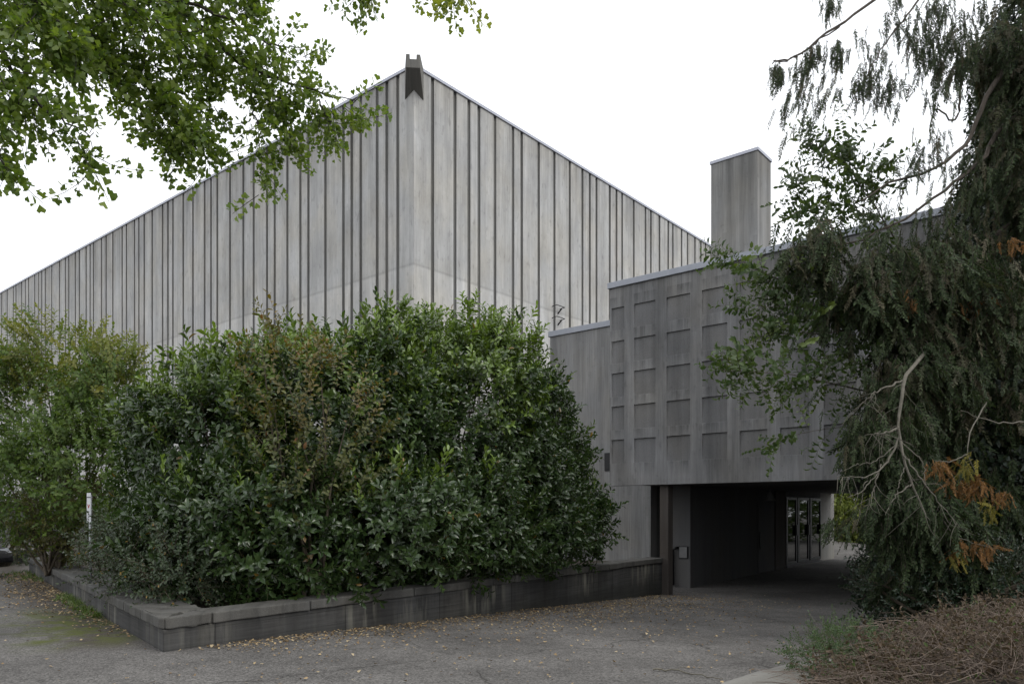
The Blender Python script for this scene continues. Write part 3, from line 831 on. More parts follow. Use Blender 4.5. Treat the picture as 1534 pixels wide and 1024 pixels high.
def shrub(name, label, cat, base, blobs, tpls, mats, dens, rng, lump=.16, stems=9, group=None, smin=.8, smax=1.25, tips=None, ntips=0, freshz=None, stem_mat=None, lobes=0, **kw):
    root = empty(name, base)
    tag(root, label, cat, group)
    if lobes:                                            # knobbly outline: smaller lumps riding on each mass
        extra = []
        for c, r in blobs:
            for q in range(lobes):
                d = rand_dir(rng, 1)[0]; d[2] = abs(d[2]) * .9 + .05 if rng.uniform() < .7 else d[2]
                if d[1] > .3: d[1] *= -1
                extra.append((np.asarray(c) + d * np.asarray(r) * .80, tuple(np.asarray(r) * rng.uniform(.22, .36))))
        blobs = list(blobs) + extra
    P, D, q = blob_shoots(rng, blobs, dens, lump=lump, **kw)
    flag = rng.uniform(0, .84, len(P))
    if freshz is not None:
        hi = rng.uniform(0, 1, len(P)) < np.clip((P[:, 2] - freshz + .9) / 1.6, 0, .9)
        flag[hi] = rng.uniform(.83, 1, hi.sum())
    parts = [scatter(tpls, P, D, rng, smin, smax, flag=flag)]
    if tips is not None:
        c = np.array([b[0] for b in blobs]); r = np.array([b[1] for b in blobs])
        k = rng.integers(0, len(blobs), ntips * 3)
        a_ = rng.uniform(0, 6.28, len(k)); rr_ = np.sqrt(rng.uniform(0, 1, len(k))) * .9
        TP = np.stack([c[k, 0] + r[k, 0] * rr_ * np.cos(a_), c[k, 1] + r[k, 1] * rr_ * np.sin(a_), c[k, 2] + r[k, 2] * np.sqrt(1 - rr_ ** 2) * rng.uniform(.93, 1.05, len(k))], 1)
        keep = np.ones(len(TP), bool)
        for c2, r2 in blobs:
            keep &= (((TP - np.asarray(c2)) / np.asarray(r2)) ** 2).sum(1) > .75
        if kw.get('ok') is not None: keep &= kw['ok'](TP)
        TP = TP[keep][:ntips]
        TD = rng.normal(0, .28, (len(TP), 3)) + np.array([0, 0, 1.0])
        # long shoots breaking out of the sides as well
        m_ = ntips * 2
        k2 = rng.integers(0, len(blobs), m_); d2 = rand_dir(rng, m_); d2[:, 1] = -np.abs(d2[:, 1]); d2[:, 2] = d2[:, 2] * .8
        SP = c[k2] + d2 * r[k2] * rng.uniform(.92, 1.06, (m_, 1))
        ks = np.ones(m_, bool)
        for c2, r2 in blobs: ks &= (((SP - np.asarray(c2)) / np.asarray(r2)) ** 2).sum(1) > .8
        if kw.get('ok') is not None: ks &= kw['ok'](SP)
        SD = d2[ks] + np.array([0, 0, .35]) + rng.normal(0, .25, (ks.sum(), 3))
        parts.append(scatter(tips, SP[ks], SD, rng, .8, 1.3, flag=rng.uniform(.2, .86, ks.sum())))
        parts.append(scatter(tips, TP, TD, rng, .8, 1.35, flag=rng.uniform(.82, 1, len(TP))))
    V, T, M, C = merge(parts)
    np_mesh('foliage', V, T, mats, M, C, root)
    st = []
    b0 = np.asarray(base, float)
    for i in range(stems):
        c, r = blobs[i % len(blobs)]
        d = rand_dir(rng, 1)[0]; d[2] = abs(d[2])
        e = np.asarray(c) + d * np.asarray(r) * .8
        s0 = b0 + np.append(rng.normal(0, .12, 2), 0)
        m1 = s0 * .5 + e * .5 + rng.normal(0, .12, 3); m1[2] = s0[2] * .45 + e[2] * .55
        st.append(tube_np(spline([s0, m1, e], 9), .035, .006, 5))
    V, T, M, C = merge(st)
    np_mesh('stems', V, T, [stem_mat or M_stem], None, None, root)
    return root

def B(u, v, y, rx, ry, rz): return (at(u, v, y), (rx, ry, rz))
def foot(u, y, z=.24): p = at(u, VH, y); return (p[0], p[1], z)

LG = 'cherry laurels in the planter'
rg = np.random.default_rng(21)
lm = [M_laurel, M_twig]
DL = 40
shrub('laurel_shrub', 'dark glossy cherry laurel, leftmost of the clump and lowest, above the small-leaved creeping shrub', 'shrub', foot(345, 12.4),
      [B(330, 700, 12.5, 1.0, 1.4, 1.65), B(400, 800, 11.5, 1.1, 1.1, .95), B(265, 710, 12.9, .6, .9, 1.2), B(300, 810, 11.6, .75, .9, .8), B(340, 720, 13.8, 1.3, .7, 1.6)], T_laurel, lm, DL, rg, group=LG, tips=T_laurel_tip, ntips=90, freshz=3.3, lobes=6, lump=.27, ok=in_planter_ok)
shrub('laurel_shrub', 'tall cherry laurel behind the olive brown shrub, pale new shoots along its top', 'shrub', foot(500, 13.4),
      [B(500, 710, 13.4, 1.45, 1.6, 2.15), B(425, 625, 13.6, .95, 1.2, 1.25), B(560, 800, 12.3, 1.4, 1.1, 1.0), B(570, 590, 13.8, .8, 1.0, 1.15), B(590, 680, 14.0, 1.0, 1.2, 1.6), B(480, 680, 15.0, 2.0, .8, 1.9)], T_laurel, lm, DL, rg, group=LG, tips=T_laurel_tip, ntips=190, freshz=3.7, lobes=6, lump=.27, ok=in_planter_ok)
shrub('laurel_shrub', 'tallest cherry laurel with bright upright shoots, right of the olive brown shrub', 'shrub', foot(680, 15.0),
      [B(680, 700, 15.0, 1.6, 1.8, 2.45), B(745, 610, 15.6, .95, 1.4, 1.4), B(640, 590, 14.8, 1.0, 1.2, 1.2), B(680, 800, 13.8, 1.4, 1.1, 1.0), B(735, 690, 15.6, 1.1, 1.4, 1.4), B(690, 680, 16.6, 2.0, .8, 2.2)], T_laurel, lm, DL, rg, group=LG, tips=T_laurel_tip, ntips=190, freshz=3.8, lobes=6, lump=.27, ok=in_planter_ok)
shrub('laurel_shrub', 'cherry laurel leaning against the wing, rightmost of the clump', 'shrub', foot(810, 16.8),
      [B(790, 740, 16.6, 1.15, 1.4, 1.55), B(805, 620, 16.8, .5, .9, .7), B(865, 785, 17.6, .60, .8, .75), B(848, 690, 17.4, .40, .7, .42), B(780, 805, 15.8, 1.2, 1.0, .8)], T_laurel, lm, DL, rg, group=LG, tips=T_laurel_tip, ntips=110, lobes=6, lump=.3, ok=in_planter_ok)
shrub('plum_shrub', 'thin olive and reddish brown shrub in front of the laurels, small dull leaves', 'shrub', foot(470, 11.3),
      [B(445, 610, 11.4, .62, .5, 1.1), B(500, 650, 11.5, .6, .5, 1.2), B(440, 720, 11.0, .55, .45, .8), B(410, 560, 11.5, .3, .35, .75)], T_plum, [M_plum, M_stem], 19, rg, stems=9, upw=.9, lump=.3, gap=.45, ok=in_planter_ok, freshz=3.2)
shrub('hornbeam_tree', 'airy yellow green young tree at the far left of the planter, hall wall showing through', 'tree', foot(90, 17.5),
      [B(105, 640, 17.4, 1.55, 1.4, 1.65), B(30, 620, 18.0, 1.2, 1.3, 1.2), B(180, 600, 17.0, .75, .9, 1.0), B(100, 540, 17.5, 1.0, 1.0, .8), B(150, 720, 16.4, 1.2, 1.1, 1.0), B(50, 730, 17.0, 1.1, 1.0, .9)], T_horn, [M_horn, M_stem], 44, rg, stems=14, lump=.32, gap=.35, inner=.18, shell=.2, upw=.25, freshz=4.8, ok=in_planter_ok)
shrub('privet_shrub', 'olive yellow leafed bush below the young tree, left of the marker post', 'shrub', foot(80, 16.8),
      [B(80, 790, 17.0, .95, .8, .85), B(110, 770, 16.4, .7, .7, .9)], T_small, [leafmat('olive_yellow_leaf', (0.055, 0.06, 0.016), (0.115, 0.105, 0.026), spec=.3, rough=.5, trans=.25), M_stem], 52, rg, stems=12, lump=.22, ok=in_planter_ok)
shrub('creeping_shrub', 'low small leaved grey green creeper spilling over the coping beside the marker post', 'shrub', foot(235, 11.6),
      [B(225, 845, 11.5, .75, .7, .55), B(205, 828, 12.8, .5, .6, .55), B(270, 862, 10.6, .48, .45, .38), B(170, 815, 14.8, .45, .5, .5)], T_coto, [M_coto, M_stem], 80, rg, stems=8, lump=.25, upw=.6, rnd=.9,
      ok=lambda P: in_planter_ok(P) | ((P[:, 2] > PTOP + .02) & (np.minimum((P[:, :2] - P0) @ nR - .1, (P[:, :2] - P0) @ nL - .22) > 0)))
shrub('dark_shrub', 'dim bluish shrub behind the black car at the left edge', 'shrub', foot(-10, 24, 0),
      [B(-5, 790, 24, 1.1, .9, 1.3), B(30, 810, 23.5, .6, .6, .8)], T_small, [M_coto, M_stem], 30, rg, stems=10, lump=.3, smin=1.2, smax=1.8)

# ------------------------------------------------------------------ ginkgo overhead
def fan_leaf(W):
    V = np.array([(0, 0, 0), (-.50, .62, .06), (-.26, .88, .0), (-.03, .74, -.05), (.28, .90, .0), (.52, .60, .06)]) * W
    return V, np.array([(0, 2, 1), (0, 3, 2), (0, 4, 3), (0, 5, 4)])
def ginkgo_tpl(rng, length, n):
    tp = Tpl()
    bend = rng.normal(0, .2, 2)
    P = lambda t: np.array([bend[0] * t * t * length, bend[1] * t * t * length, t * length])
    V, T, _, _ = tube_np([P(t) for t in (0, .35, .7, 1)], .005, .002, 3); tp.add(V, T, 1)
    for i in range(n):
        t = .12 + .88 * (i + .5) / n; a0 = rng.uniform(0, 6.28)
        for k in range(rng.integers(3, 6)):
            az = a0 + k * 1.5 + rng.normal(0, .3)
            el = math.radians(rng.uniform(40, 100))
            d = np.array([math.cos(az) * math.sin(el), math.sin(az) * math.sin(el), math.cos(el)])
            pl = rng.uniform(.025, .05)
            V, T = fan_leaf(rng.uniform(.05, .078))
            place_leaf(tp, V, T, P(t) + d * pl, d + np.array([0, 0, rng.normal(0, .3)]), rng.normal(0, 1, 3))
    return tp.done()
T_gink = [ginkgo_tpl(rt, rt.uniform(.22, .45), rt.integers(5, 8)) for _ in range(8)]
M_gbark = bark('ginkgo_bark', (0.020, 0.017, 0.014), (0.06, 0.052, 0.042), 20)

def branch_sprays(rng, pts, dens, spread, droop, tpls, n=40, tipfrac=.0, radial=1.0):
    """sprays along a branch: positions jittered round the branch, directions outwards and drooping"""
    L = spline(pts, n)
    seg = np.linalg.norm(np.diff(L, axis=0), axis=1).sum()
    m = max(4, int(seg * dens))
    t = rng.uniform(tipfrac, 1, m); i = np.minimum((t * (n - 1)).astype(int), n - 2)
    P = L[i] + (t * (n - 1) - i)[:, None] * (L[i + 1] - L[i])
    tan = L[i + 1] - L[i]; tan /= np.linalg.norm(tan, axis=1, keepdims=True)
    d = rand_dir(rng, m)
    off = d * (rng.uniform(0, 1, m) ** .7 * spread * (1.15 - .6 * t))[:, None]
    off[:, 2] = off[:, 2] * .8 - np.abs(rng.normal(0, droop * .3, m))
    D = d * radial + tan * .6 + np.array([0, 0, -droop])
    return P + off, D

gk = np.random.default_rng(5)
ginkgo = empty('ginkgo_tree', (-8.2, 3.6, 0))
tag(ginkgo, 'ginkgo tree reaching in from the upper left with fan shaped green leaves', 'tree')
GB = [  # (points u, v, y), start radius, density, spread
    ([(-260, 60, 7.2), (-80, -30, 7.4), (110, 60, 7.6), (205, 130, 7.7), (262, 195, 7.8), (288, 228, 7.8)], .05, 46, .34),
    ([(-200, -60, 7.0), (60, -40, 7.4), (230, 20, 7.9), (330, 105, 8.2), (392, 150, 8.3), (460, 175, 8.4), (545, 198, 8.5)], .055, 36, .36),
    ([(330, 105, 8.2), (326, 170, 8.2), (322, 215, 8.2), (326, 262, 8.2)], .012, 26, .16),
    ([(370, 140, 8.3), (395, 200, 8.3), (400, 245, 8.3), (405, 280, 8.3)], .012, 26, .15),
    ([(430, 165, 8.4), (440, 205, 8.4), (452, 255, 8.4)], .010, 26, .15),
    ([(490, 180, 8.4), (505, 215, 8.4), (520, 235, 8.4)], .010, 22, .14),
    ([(250, 20, 7.9), (345, 55, 8.0), (410, 95, 8.1), (472, 100, 8.2)], .02, 30, .26),
    ([(-200, 20, 6.4), (-20, 90, 6.6), (30, 150, 6.7), (65, 195, 6.8), (110, 230, 6.8), (155, 248, 6.8)], .03, 34, .17),
    ([(-150, 60, 6.2), (-10, 110, 6.4), (5, 180, 6.4), (8, 255, 6.4)], .02, 34, .2),
    ([(-200, -40, 6.6), (20, 20, 6.8), (90, 70, 6.9), (120, 100, 7.0)], .03, 46, .34),
    ([(0, -60, 7.6), (180, -10, 7.8), (300, -10, 8.0), (380, 15, 8.2)], .03, 46, .34),
    ([(60, -60, 7.0), (180, 40, 7.3), (260, 90, 7.6), (320, 130, 7.8)], .02, 42, .30),
    ([(200, 30, 7.7), (240, 110, 7.7), (258, 160, 7.7)], .015, 36, .22),
    ([(-60, -30, 7.2), (60, 30, 7.2), (150, 90, 7.3)], .02, 46, .3),
    ([(420, -110, 8.2), (520, -50, 8.4), (552, -5, 8.5), (562, 10, 8.5)], .012, 16, .09),
    ([(520, -50, 8.4), (505, -10, 8.4), (503, -8, 8.4)], .008, 10, .06),
    ([(560, -110, 8.3), (645, -40, 8.4), (672, -8, 8.4), (690, 10, 8.4), (715, 14, 8.4)], .012, 14, .08),
]
gs, gp = [], []
for pts, r0, dens, spr in GB:
    up_ = 46 if pts[0][2] < 7.1 else 30
    W = [at(p[0] - 12, p[1] - up_, p[2]) for p in pts]
    gs.append(tube_np(spline(W, 26), r0, .004, 5, 0, .012, gk))
    P, D = branch_sprays(gk, W, dens * .86, spr * (.5 if pts[0][2] < 7.1 else .66), .40, T_gink)
    fl = np.clip(.30 + .55 * (P[:, 0] + 4.4) / 3.2, .1, 1) * gk.uniform(.65, 1.12, len(P))
    gp.append(scatter(T_gink, P, D, gk, .72, 1.12, flag=np.clip(fl, 0, 1)))
V, T, M, C = merge(gp); np_mesh('crown', V, T, [M_gink, M_gbark], M, C, ginkgo)
gs.append(tube_np(spline([(-8.2, 3.6, 0), (-8.25, 3.6, 3), (-8.0, 3.9, 5.2), (-7.9, 4.0, 9)], 14), .26, .12, 9, 0, .02, gk))
for pts, r0, dens, spr in GB:
    if pts[0][0] < 0: gs.append(tube_np(spline([(-8.1, 3.8, 4.6), (np.array([-8.1, 3.8, 4.6]) + at(*pts[0])) / 2 + np.array([0, 0, .4]), at(*pts[0])], 10), .08, r0, 6, 0, .01, gk))
V, T, M, C = merge(gs); np_mesh('trunk', V, T, [M_gbark], None, None, ginkgo)

# ------------------------------------------------------------------ drooping conifer on the right
def frond_tpl(rng, L=1.0, n=24, sl=.18, wd=.024):
    """flat hanging spray: axis and alternate side branchlets that fork again"""
    tp = Tpl()
    bend = rng.normal(0, .10, 2)
    P = lambda t: np.array([bend[0] * t * t, bend[1] * t * t, t]) * L
    VV = []; TT = []
    V, T, _, _ = tube_np([P(t) for t in (0, .5, 1)], .008, .004, 3); tp.add(V, T, 1)
    def strip(a, d, l, w_):
        x = np.cross(d, [0, 1.0, 0]); x /= np.linalg.norm(x) + 1e-9
        x = x + rng.normal(0, .3, 3)
        return np.array([a, a + d * l * .45 + x * w_, a + d * l, a + d * l * .45 - x * w_]), np.array([(0, 1, 2), (0, 2, 3)])
    for i in range(n):
        t = .06 + .92 * i / n; s = 1 if i % 2 else -1
        el = math.radians(rng.uniform(24, 46))
        d = np.array([s * math.sin(el), rng.normal(0, .22), math.cos(el)]); d /= np.linalg.norm(d)
        l = sl * (1.1 - .65 * t) * rng.uniform(.7, 1.25)
        V, T = strip(P(t), d, l, wd); tp.add(V, T, 0)
        for q in (.35, .65):
            d2 = d + np.array([-s * .55 if q < .5 else s * .5, rng.normal(0, .25), .1]); d2 /= np.linalg.norm(d2)
            V, T = strip(P(t) + d * l * q, d2, l * .5, wd * .85); tp.add(V, T, 0)
    V, T = strip(P(.95), np.array([0, 0, 1.0]), .14, wd); tp.add(V, T, 0)
    return tp.done()
T_frond = [frond_tpl(rt) for _ in range(8)]
M_cbark = bark('conifer_bark', (0.035, 0.028, 0.022), (0.10, 0.082, 0.065), 18)
M_palebark = bark('pale_dry_bark', (0.075, 0.07, 0.054), (0.17, 0.155, 0.125), 22)

ck = np.random.default_rng(9)
conifer = empty('conifer_tree', (8.9, 12.2, 0))
tag(conifer, 'large dark drooping conifer filling the right side, hanging grey green sprays', 'tree')
def vol_fronds(rng, blobs, n, s0, s1, tilt=.3):
    """hanging fronds through ellipsoid volumes, gathered in drooping clumps"""
    PP, DD = [], []
    for (c, r), k in zip(blobs, n):
        nc = max(3, k // 26)
        cc = rand_dir(rng, nc) * (rng.uniform(0, 1, nc) ** (1 / 2.4))[:, None] * np.asarray(r) + c
        i = rng.integers(0, nc, k)
        off = rng.normal(0, 1, (k, 3)) * np.array([.11, .11, .19])
        PP.append(cc[i] + off)
        out_ = (cc - c) / np.asarray(r)
        D = np.array([0, 0, -1.0]) + rng.normal(0, tilt, (k, 3)) + out_[i] * np.array([.35, .35, 0])
        DD.append(D)
    return np.vstack(PP), np.vstack(DD)
cp, cs = [], []
CBL = [  # blob, count
    (B(1300, 430, 11.2, .80, .7, .26), 200), (B(1215, 378, 11.0, .45, .4, .20), 100),
    (B(1370, 450, 11.4, .9, .8, .55), 230), (B(1385, 385, 11.4, .7, .6, .30), 170), (B(1450, 430, 11.6, .8, .9, 1.1), 400), (B(1520, 300, 11.8, .45, .9, 1.3), 300),
    (B(1525, 120, 11.8, .5, .8, 1.1), 250), (B(1475, 60, 11.6, .3, .6, .45), 50), (B(1575, 200, 12.0, .7, 1.2, 3.0), 400),
    (B(1350, 620, 11.0, .50, .6, .75), 230), (B(1320, 665, 10.8, .38, .4, .25), 100), (B(1385, 765, 10.6, .62, .6, .5), 380), (B(1345, 775, 10.5, .30, .3, .25), 90),
    (B(1420, 840, 10.9, .75, .7, .42), 280), (B(1450, 620, 12.4, 1.1, .8, 1.6), 520), (B(1480, 800, 12.0, 1.0, .8, 1.0), 380), (B(1545, 600, 12.4, .9, 1, 2.2), 350),
    (B(1375, 855, 11.3, .5, .5, .28), 120), (B(1430, 540, 11.4, .7, .8, .6), 170), (B(1350, 520, 11.2, .5, .6, .3), 60),
    (B(1640, 420, 12.2, 1.3, 1.6, 4.5), 300), (B(1600, -180, 12, 2.4, 1.8, 2.0), 350),
]
P, D = vol_fronds(ck, [b for b, _ in CBL], [int(n * 2.0) for _, n in CBL], .25, .5)
g_ok = P[:, 2] > gz(P[:, 0], P[:, 1]) + .35
P, D = P[g_ok], D[g_ok]
cfl = np.where((P[:, 2] > 3.0) & (ck.uniform(0, 1, len(P)) < .33), ck.uniform(.85, 1, len(P)), ck.uniform(0, .82, len(P)))
cp.append(scatter(T_frond, P, D, ck, .28, .56, flag=cfl))
def hang_branch(pts, r0, dens, s0, s1, spread=.06, r1=.008, tip=.0, droop=2.2, mat=0):
    W = [at(*p) for p in pts]
    cs.append(tube_np(spline(W, 24), r0, r1, 6, mat, .010, ck))
    if dens:
        P, D = branch_sprays(ck, W, dens, spread, droop, T_frond, tipfrac=tip, radial=.5)
        cp.append(scatter(T_frond, P, D, ck, s0, s1))
hang_branch([(1560, -60, 11.2), (1400, -60, 11), (1310, 2, 10.8), (1240, 48, 10.6), (1195, 83, 10.5), (1158, 92, 10.5)], .03, 0, .2, .4)
hang_branch([(1258, 40, 10.6), (1215, 70, 10.6), (1190, 86, 10.5), (1155, 96, 10.5)], .01, 75, .2, .36, .05)
for u, v, n_, sp_ in ((1165, 105, 14, .06), (1210, 92, 10, .06), (1225, 75, 10, .05), (1250, 75, 8, .05), (1243, 10, 14, .07), (1255, 90, 5, .04), (1345, 5, 4, .03)):
    cp.append(scatter(T_frond, at(u, v - 8, 10.6) + ck.normal(0, sp_, (n_ * 2, 3)), np.array([0, 0, -1.0]) + ck.normal(0, .15, (n_ * 2, 3)), ck, .16, .30))
hang_branch([(1500, -40, 11.3), (1400, -20, 11), (1360, 20, 10.9), (1330, 60, 10.8), (1300, 110, 10.7)], .02, 0, .2, .4)
for u, v, n_, sx, sz in ((1305, 110, 26, .16, .18), (1325, 140, 16, .1, .15), (1290, 130, 10, .06, .1), (1370, 60, 20, .2, .15), (1400, 55, 26, .12, .25), (1405, 110, 26, .08, .3), (1380, 95, 8, .08, .1), (1440, 95, 24, .13, .2), (1430, 70, 16, .12, .2), (1340, 40, 8, .2, .1), (1395, 15, 20, .25, .08), (1460, 30, 26, .2, .2), (1280, 70, 5, .15, .05), (1395, 225, 16, .12, .15), (1370, 250, 12, .1, .1)):
    cp.append(scatter(T_frond, at(u, v - 10, 10.9) + ck.normal(0, 1, (n_ * 2, 3)) * np.array([sx * .8, .15, sz]), np.array([0, 0, -1.0]) + ck.normal(0, .2, (n_ * 2, 3)), ck, .18, .36))
hang_branch([(1620, -20, 12), (1540, 60, 11.8), (1480, 140, 11.5), (1450, 210, 11.4), (1395, 255, 11.2), (1330, 275, 11.0), (1290, 300, 10.9)], .05, 22, .2, .4, .12)
hang_branch([(1440, 90, 11.2), (1438, 150, 11.2), (1430, 180, 11.2), (1400, 165, 11.1), (1392, 215, 11.1)], .02, 0, .2, .4)
hang_branch([(1560, 150, 11.9), (1500, 190, 11.6), (1470, 240, 11.5), (1420, 280, 11.4), (1350, 330, 11.2), (1270, 365, 11.0), (1190, 368, 10.9)], .04, 40, .24, .42, .14)
hang_branch([(1560, 300, 11.9), (1480, 360, 11.6), (1400, 400, 11.4), (1310, 410, 11.1), (1230, 400, 11.0)], .035, 34, .24, .42, .14)
for u, v, n_, sp_ in ((1268, 800, 22, .07), (1245, 795, 12, .05), (1292, 785, 22, .07), (1280, 690, 30, .10), (1285, 640, 20, .08), (1375, 870, 30, .12)):
    cp.append(scatter(T_frond, at(u, v - 15, 10.5) + ck.normal(0, sp_, (n_, 3)), np.array([-.3, 0, -1.0]) + ck.normal(0, .25, (n_, 3)), ck, .2, .34))
V, T, M, C = merge(cp); np_mesh('crown', V, T, [M_conif, M_cbark], M, C, conifer)
cs.append(tube_np(spline([(8.9, 12.2, -.3), (8.85, 12.2, 4), (8.9, 12.3, 9), (8.9, 12.3, 15)], 16), .34, .14, 10, 0, .02, ck))
V, T, M, C = merge(cs); np_mesh('trunk', V, T, [M_cbark], None, None, conifer)
# pale bare hanging branch with its twigs
bs = []
PB = [([(1520, 400, 11.6), (1440, 480, 11.2), (1395, 520, 10.9), (1358, 560, 10.6), (1350, 600, 10.4), (1346, 640, 10.3), (1355, 690, 10.2), (1372, 735, 10.2), (1386, 772, 10.2)], .036, .008),
      ([(1352, 570, 10.5), (1325, 580, 10.4), (1308, 590, 10.4), (1290, 605, 10.4)], .016, .004), ([(1347, 640, 10.3), (1325, 648, 10.2), (1305, 650, 10.2)], .018, .005),
      ([(1348, 650, 10.3), (1330, 690, 10.2), (1300, 712, 10.1), (1255, 715, 10.0)], .016, .003), ([(1320, 695, 10.2), (1310, 730, 10.1), (1300, 760, 10.1)], .010, .003),
      ([(1352, 680, 10.2), (1368, 700, 10.1), (1400, 745, 10.1), (1440, 790, 10.1)], .012, .003), ([(1365, 725, 10.2), (1340, 745, 10.1), (1325, 770, 10.1)], .010, .003),
      ([(1330, 690, 10.2), (1290, 735, 10.1), (1268, 745, 10.1)], .009, .003), ([(1350, 660, 10.3), (1385, 700, 10.2), (1375, 760, 10.2)], .008, .002), ([(1340, 668, 10.2), (1312, 690, 10.2), (1285, 695, 10.2), (1262, 705, 10.1)], .008, .002),
      ([(1355, 700, 10.2), (1345, 730, 10.1), (1348, 765, 10.1)], .007, .002), ([(1300, 712, 10.1), (1290, 750, 10.1), (1285, 790, 10.1)], .006, .002)]
PB = [([(u, v, y - .55 + (.75 if v < 530 and u > 1390 else 0)) for u, v, y in p], a, b) for p, a, b in PB]
for pts, r0, r1 in PB: bs.append(tube_np(spline([at(*p) for p in pts], 22), r0, r1, 6, 0, .008, ck))
for i in range(60):
    pts = PB[ck.integers(0, 6)][0]; W = spline([at(*p) for p in pts], 20); q = W[ck.integers(8, 20)]
    e = q + np.array([ck.normal(0, .18), ck.normal(0, .12), -abs(ck.normal(.22, .12))])
    bs.append(tube_np(spline([q, (q + e) / 2 + ck.normal(0, .03, 3), e], 7), .005, .0015, 3))
V, T, M, C = merge(bs); np_mesh('bare_branch', V, T, [M_palebark], None, None, conifer)['label'] = 'pale bare branch hanging in front of the green sprays'
# dead orange sprays
def sprays(name, mat, spots, label):
    ps = []
    for u, v, y, n_, sx, sz in spots:
        ps.append(scatter(T_frond, at(u, v, y) + ck.normal(0, 1, (n_ * 2, 3)) * np.array([sx, .05, sz]), np.array([0, 0, -1.0]) + ck.normal(0, .45, (n_ * 2, 3)), ck, .15, .27))
    V, T, M, C = merge(ps); o = np_mesh(name, V, T, [mat, M_palebark], M, C, conifer); o['label'] = label
sprays('dead_spray', M_dead, [(1408, 695, 10.1, 14, .08, .04), (1425, 722, 10.1, 9, .07, .05), (1462, 725, 10.1, 18, .07, .07), (1505, 735, 10.1, 6, .08, .02), (1436, 815, 10.1, 9, .05, .06), (1470, 815, 10.1, 14, .09, .04), (1465, 450, 10.9, 8, .12, .06), (1362, 450, 10.8, 4, .03, .06), (1520, 360, 11.0, 6, .1, .05)], 'dry rusty orange sprays on the conifer')
sprays('yellow_spray', M_yel, [(1443, 690, 10.1, 9, .05, .06), (1480, 750, 10.1, 7, .04, .06), (1430, 830, 10.1, 4, .04, .05)], 'yellowing sprays between the orange ones')
ts = []
for pts in ([(1480, 600, 10.8), (1455, 645, 10.3), (1450, 680, 10.1), (1465, 710, 10.1)], [(1450, 680, 10.1), (1425, 690, 10.1), (1400, 690, 10.1)], [(1534, 632, 10.6), (1490, 632, 10.5), (1440, 615, 10.5)], [(1380, 705, 10.3), (1420, 790, 10.1), (1450, 810, 10.1), (1490, 820, 10.1)]):
    ts.append(tube_np(spline([at(*p) for p in pts], 12), .012, .003, 5, 0, .006, ck))
V, T, M, C = merge(ts); np_mesh('dead_twigs', V, T, [M_palebark], None, None, conifer)

# ivy-clad dark evergreen behind the conifer
shrub('ivy_thicket', 'dark ivy covered thicket behind the drooping conifer at the right edge', 'shrub', (9.2, 13.6, 0),
      [B(1480, 780, 13.4, 1.3, .9, 1.8), B(1500, 560, 13.6, 1.1, .9, 2.2), B(1530, 330, 13.8, .9, .9, 2.2), B(1560, 130, 14, 1.0, 1.0, 2.2), B(1400, 860, 12.6, 1.1, .8, .9), B(1620, 600, 14.2, 1.5, 1.2, 4.5), B(1440, 520, 13.6, .8, .7, 1.2), B(1500, 440, 13.2, .9, .8, 1.6), B(1470, 680, 13.0, 1.1, .8, 1.6)],
      T_ivy, [M_ivy, M_stem], 75, ck, stems=26, lump=.2, upw=.1, inner=.3)

# ------------------------------------------------------------------ cherry tree between wing and conifer
hk = np.random.default_rng(31)
cherry = empty('cherry_tree', (6.6, 12.9, 0))
tag(cherry, 'light green broadleaf tree between the wing and the conifer, twigs reaching left over the panels', 'tree')
hs_, hp_ = [], []
HB = [  # twigs: points, density
    ([(1345, 600, 12.0), (1290, 585, 11.6), (1240, 572, 11.3), (1180, 560, 11.0), (1130, 558, 10.8), (1085, 554, 10.7)], .016, 15, .07),
    ([(1360, 520, 12.0), (1280, 470, 11.6), (1220, 440, 11.3), (1170, 420, 11.1), (1125, 398, 11.0), (1085, 378, 10.9)], .018, 16, .08),
    ([(1250, 455, 11.4), (1200, 455, 11.2), (1150, 460, 11.0), (1118, 452, 11.0)], .009, 15, .07),
    ([(1300, 490, 11.6), (1230, 500, 11.3), (1160, 500, 11.1), (1110, 520, 11.0), (1098, 530, 11.0)], .010, 13, .07),
    ([(1290, 490, 11.6), (1230, 470, 11.3), (1180, 478, 11.2), (1140, 490, 11.1)], .008, 13, .08),
    ([(1380, 430, 12.2), (1330, 340, 11.9), (1290, 280, 11.7), (1255, 235, 11.6), (1215, 215, 11.5)], .016, 15, .09),
    ([(1330, 340, 11.9), (1270, 310, 11.7), (1225, 295, 11.6), (1185, 300, 11.6)], .010, 15, .08),
    ([(1290, 280, 11.7), (1270, 240, 11.6), (1265, 205, 11.6), (1262, 180, 11.6)], .008, 14, .07),
    ([(1330, 345, 11.9), (1300, 260, 11.8), (1320, 250, 11.8)], .008, 15, .1),
    ([(1320, 330, 11.9), (1260, 285, 11.7), (1225, 262, 11.6), (1200, 272, 11.5)], .008, 14, .08),
    ([(1310, 320, 11.8), (1240, 330, 11.6), (1220, 345, 11.6)], .008, 11, .08),
    ([(1320, 640, 12.0), (1250, 640, 11.5), (1180, 655, 11.2), (1145, 668, 11.1)], .007, 5, .05),
    ([(1360, 530, 12.0), (1310, 520, 11.7), (1260, 530, 11.5), (1220, 540, 11.4)], .008, 12, .1),
]
for pts, r0, dens, spr in HB:
    W = [at(*p) for p in pts]
    hs_.append(tube_np(spline(W, 18), r0, .002, 5, 0, .008, hk))
    P, D = branch_sprays(hk, W, dens * 1.15, spr * 1.2, .25, T_cher, tipfrac=.1)
    hp_.append(scatter(T_cher, P, D, hk, .75, 1.2))
    hp_.append(scatter(T_cher, [W[-1]], [W[-1] - W[-2]], hk, .6, .9))
V, T, M, C = merge(hp_); np_mesh('crown', V, T, [M_cherry, M_twig], M, C, cherry)
tr = np.array([6.6, 12.9, 0.0])
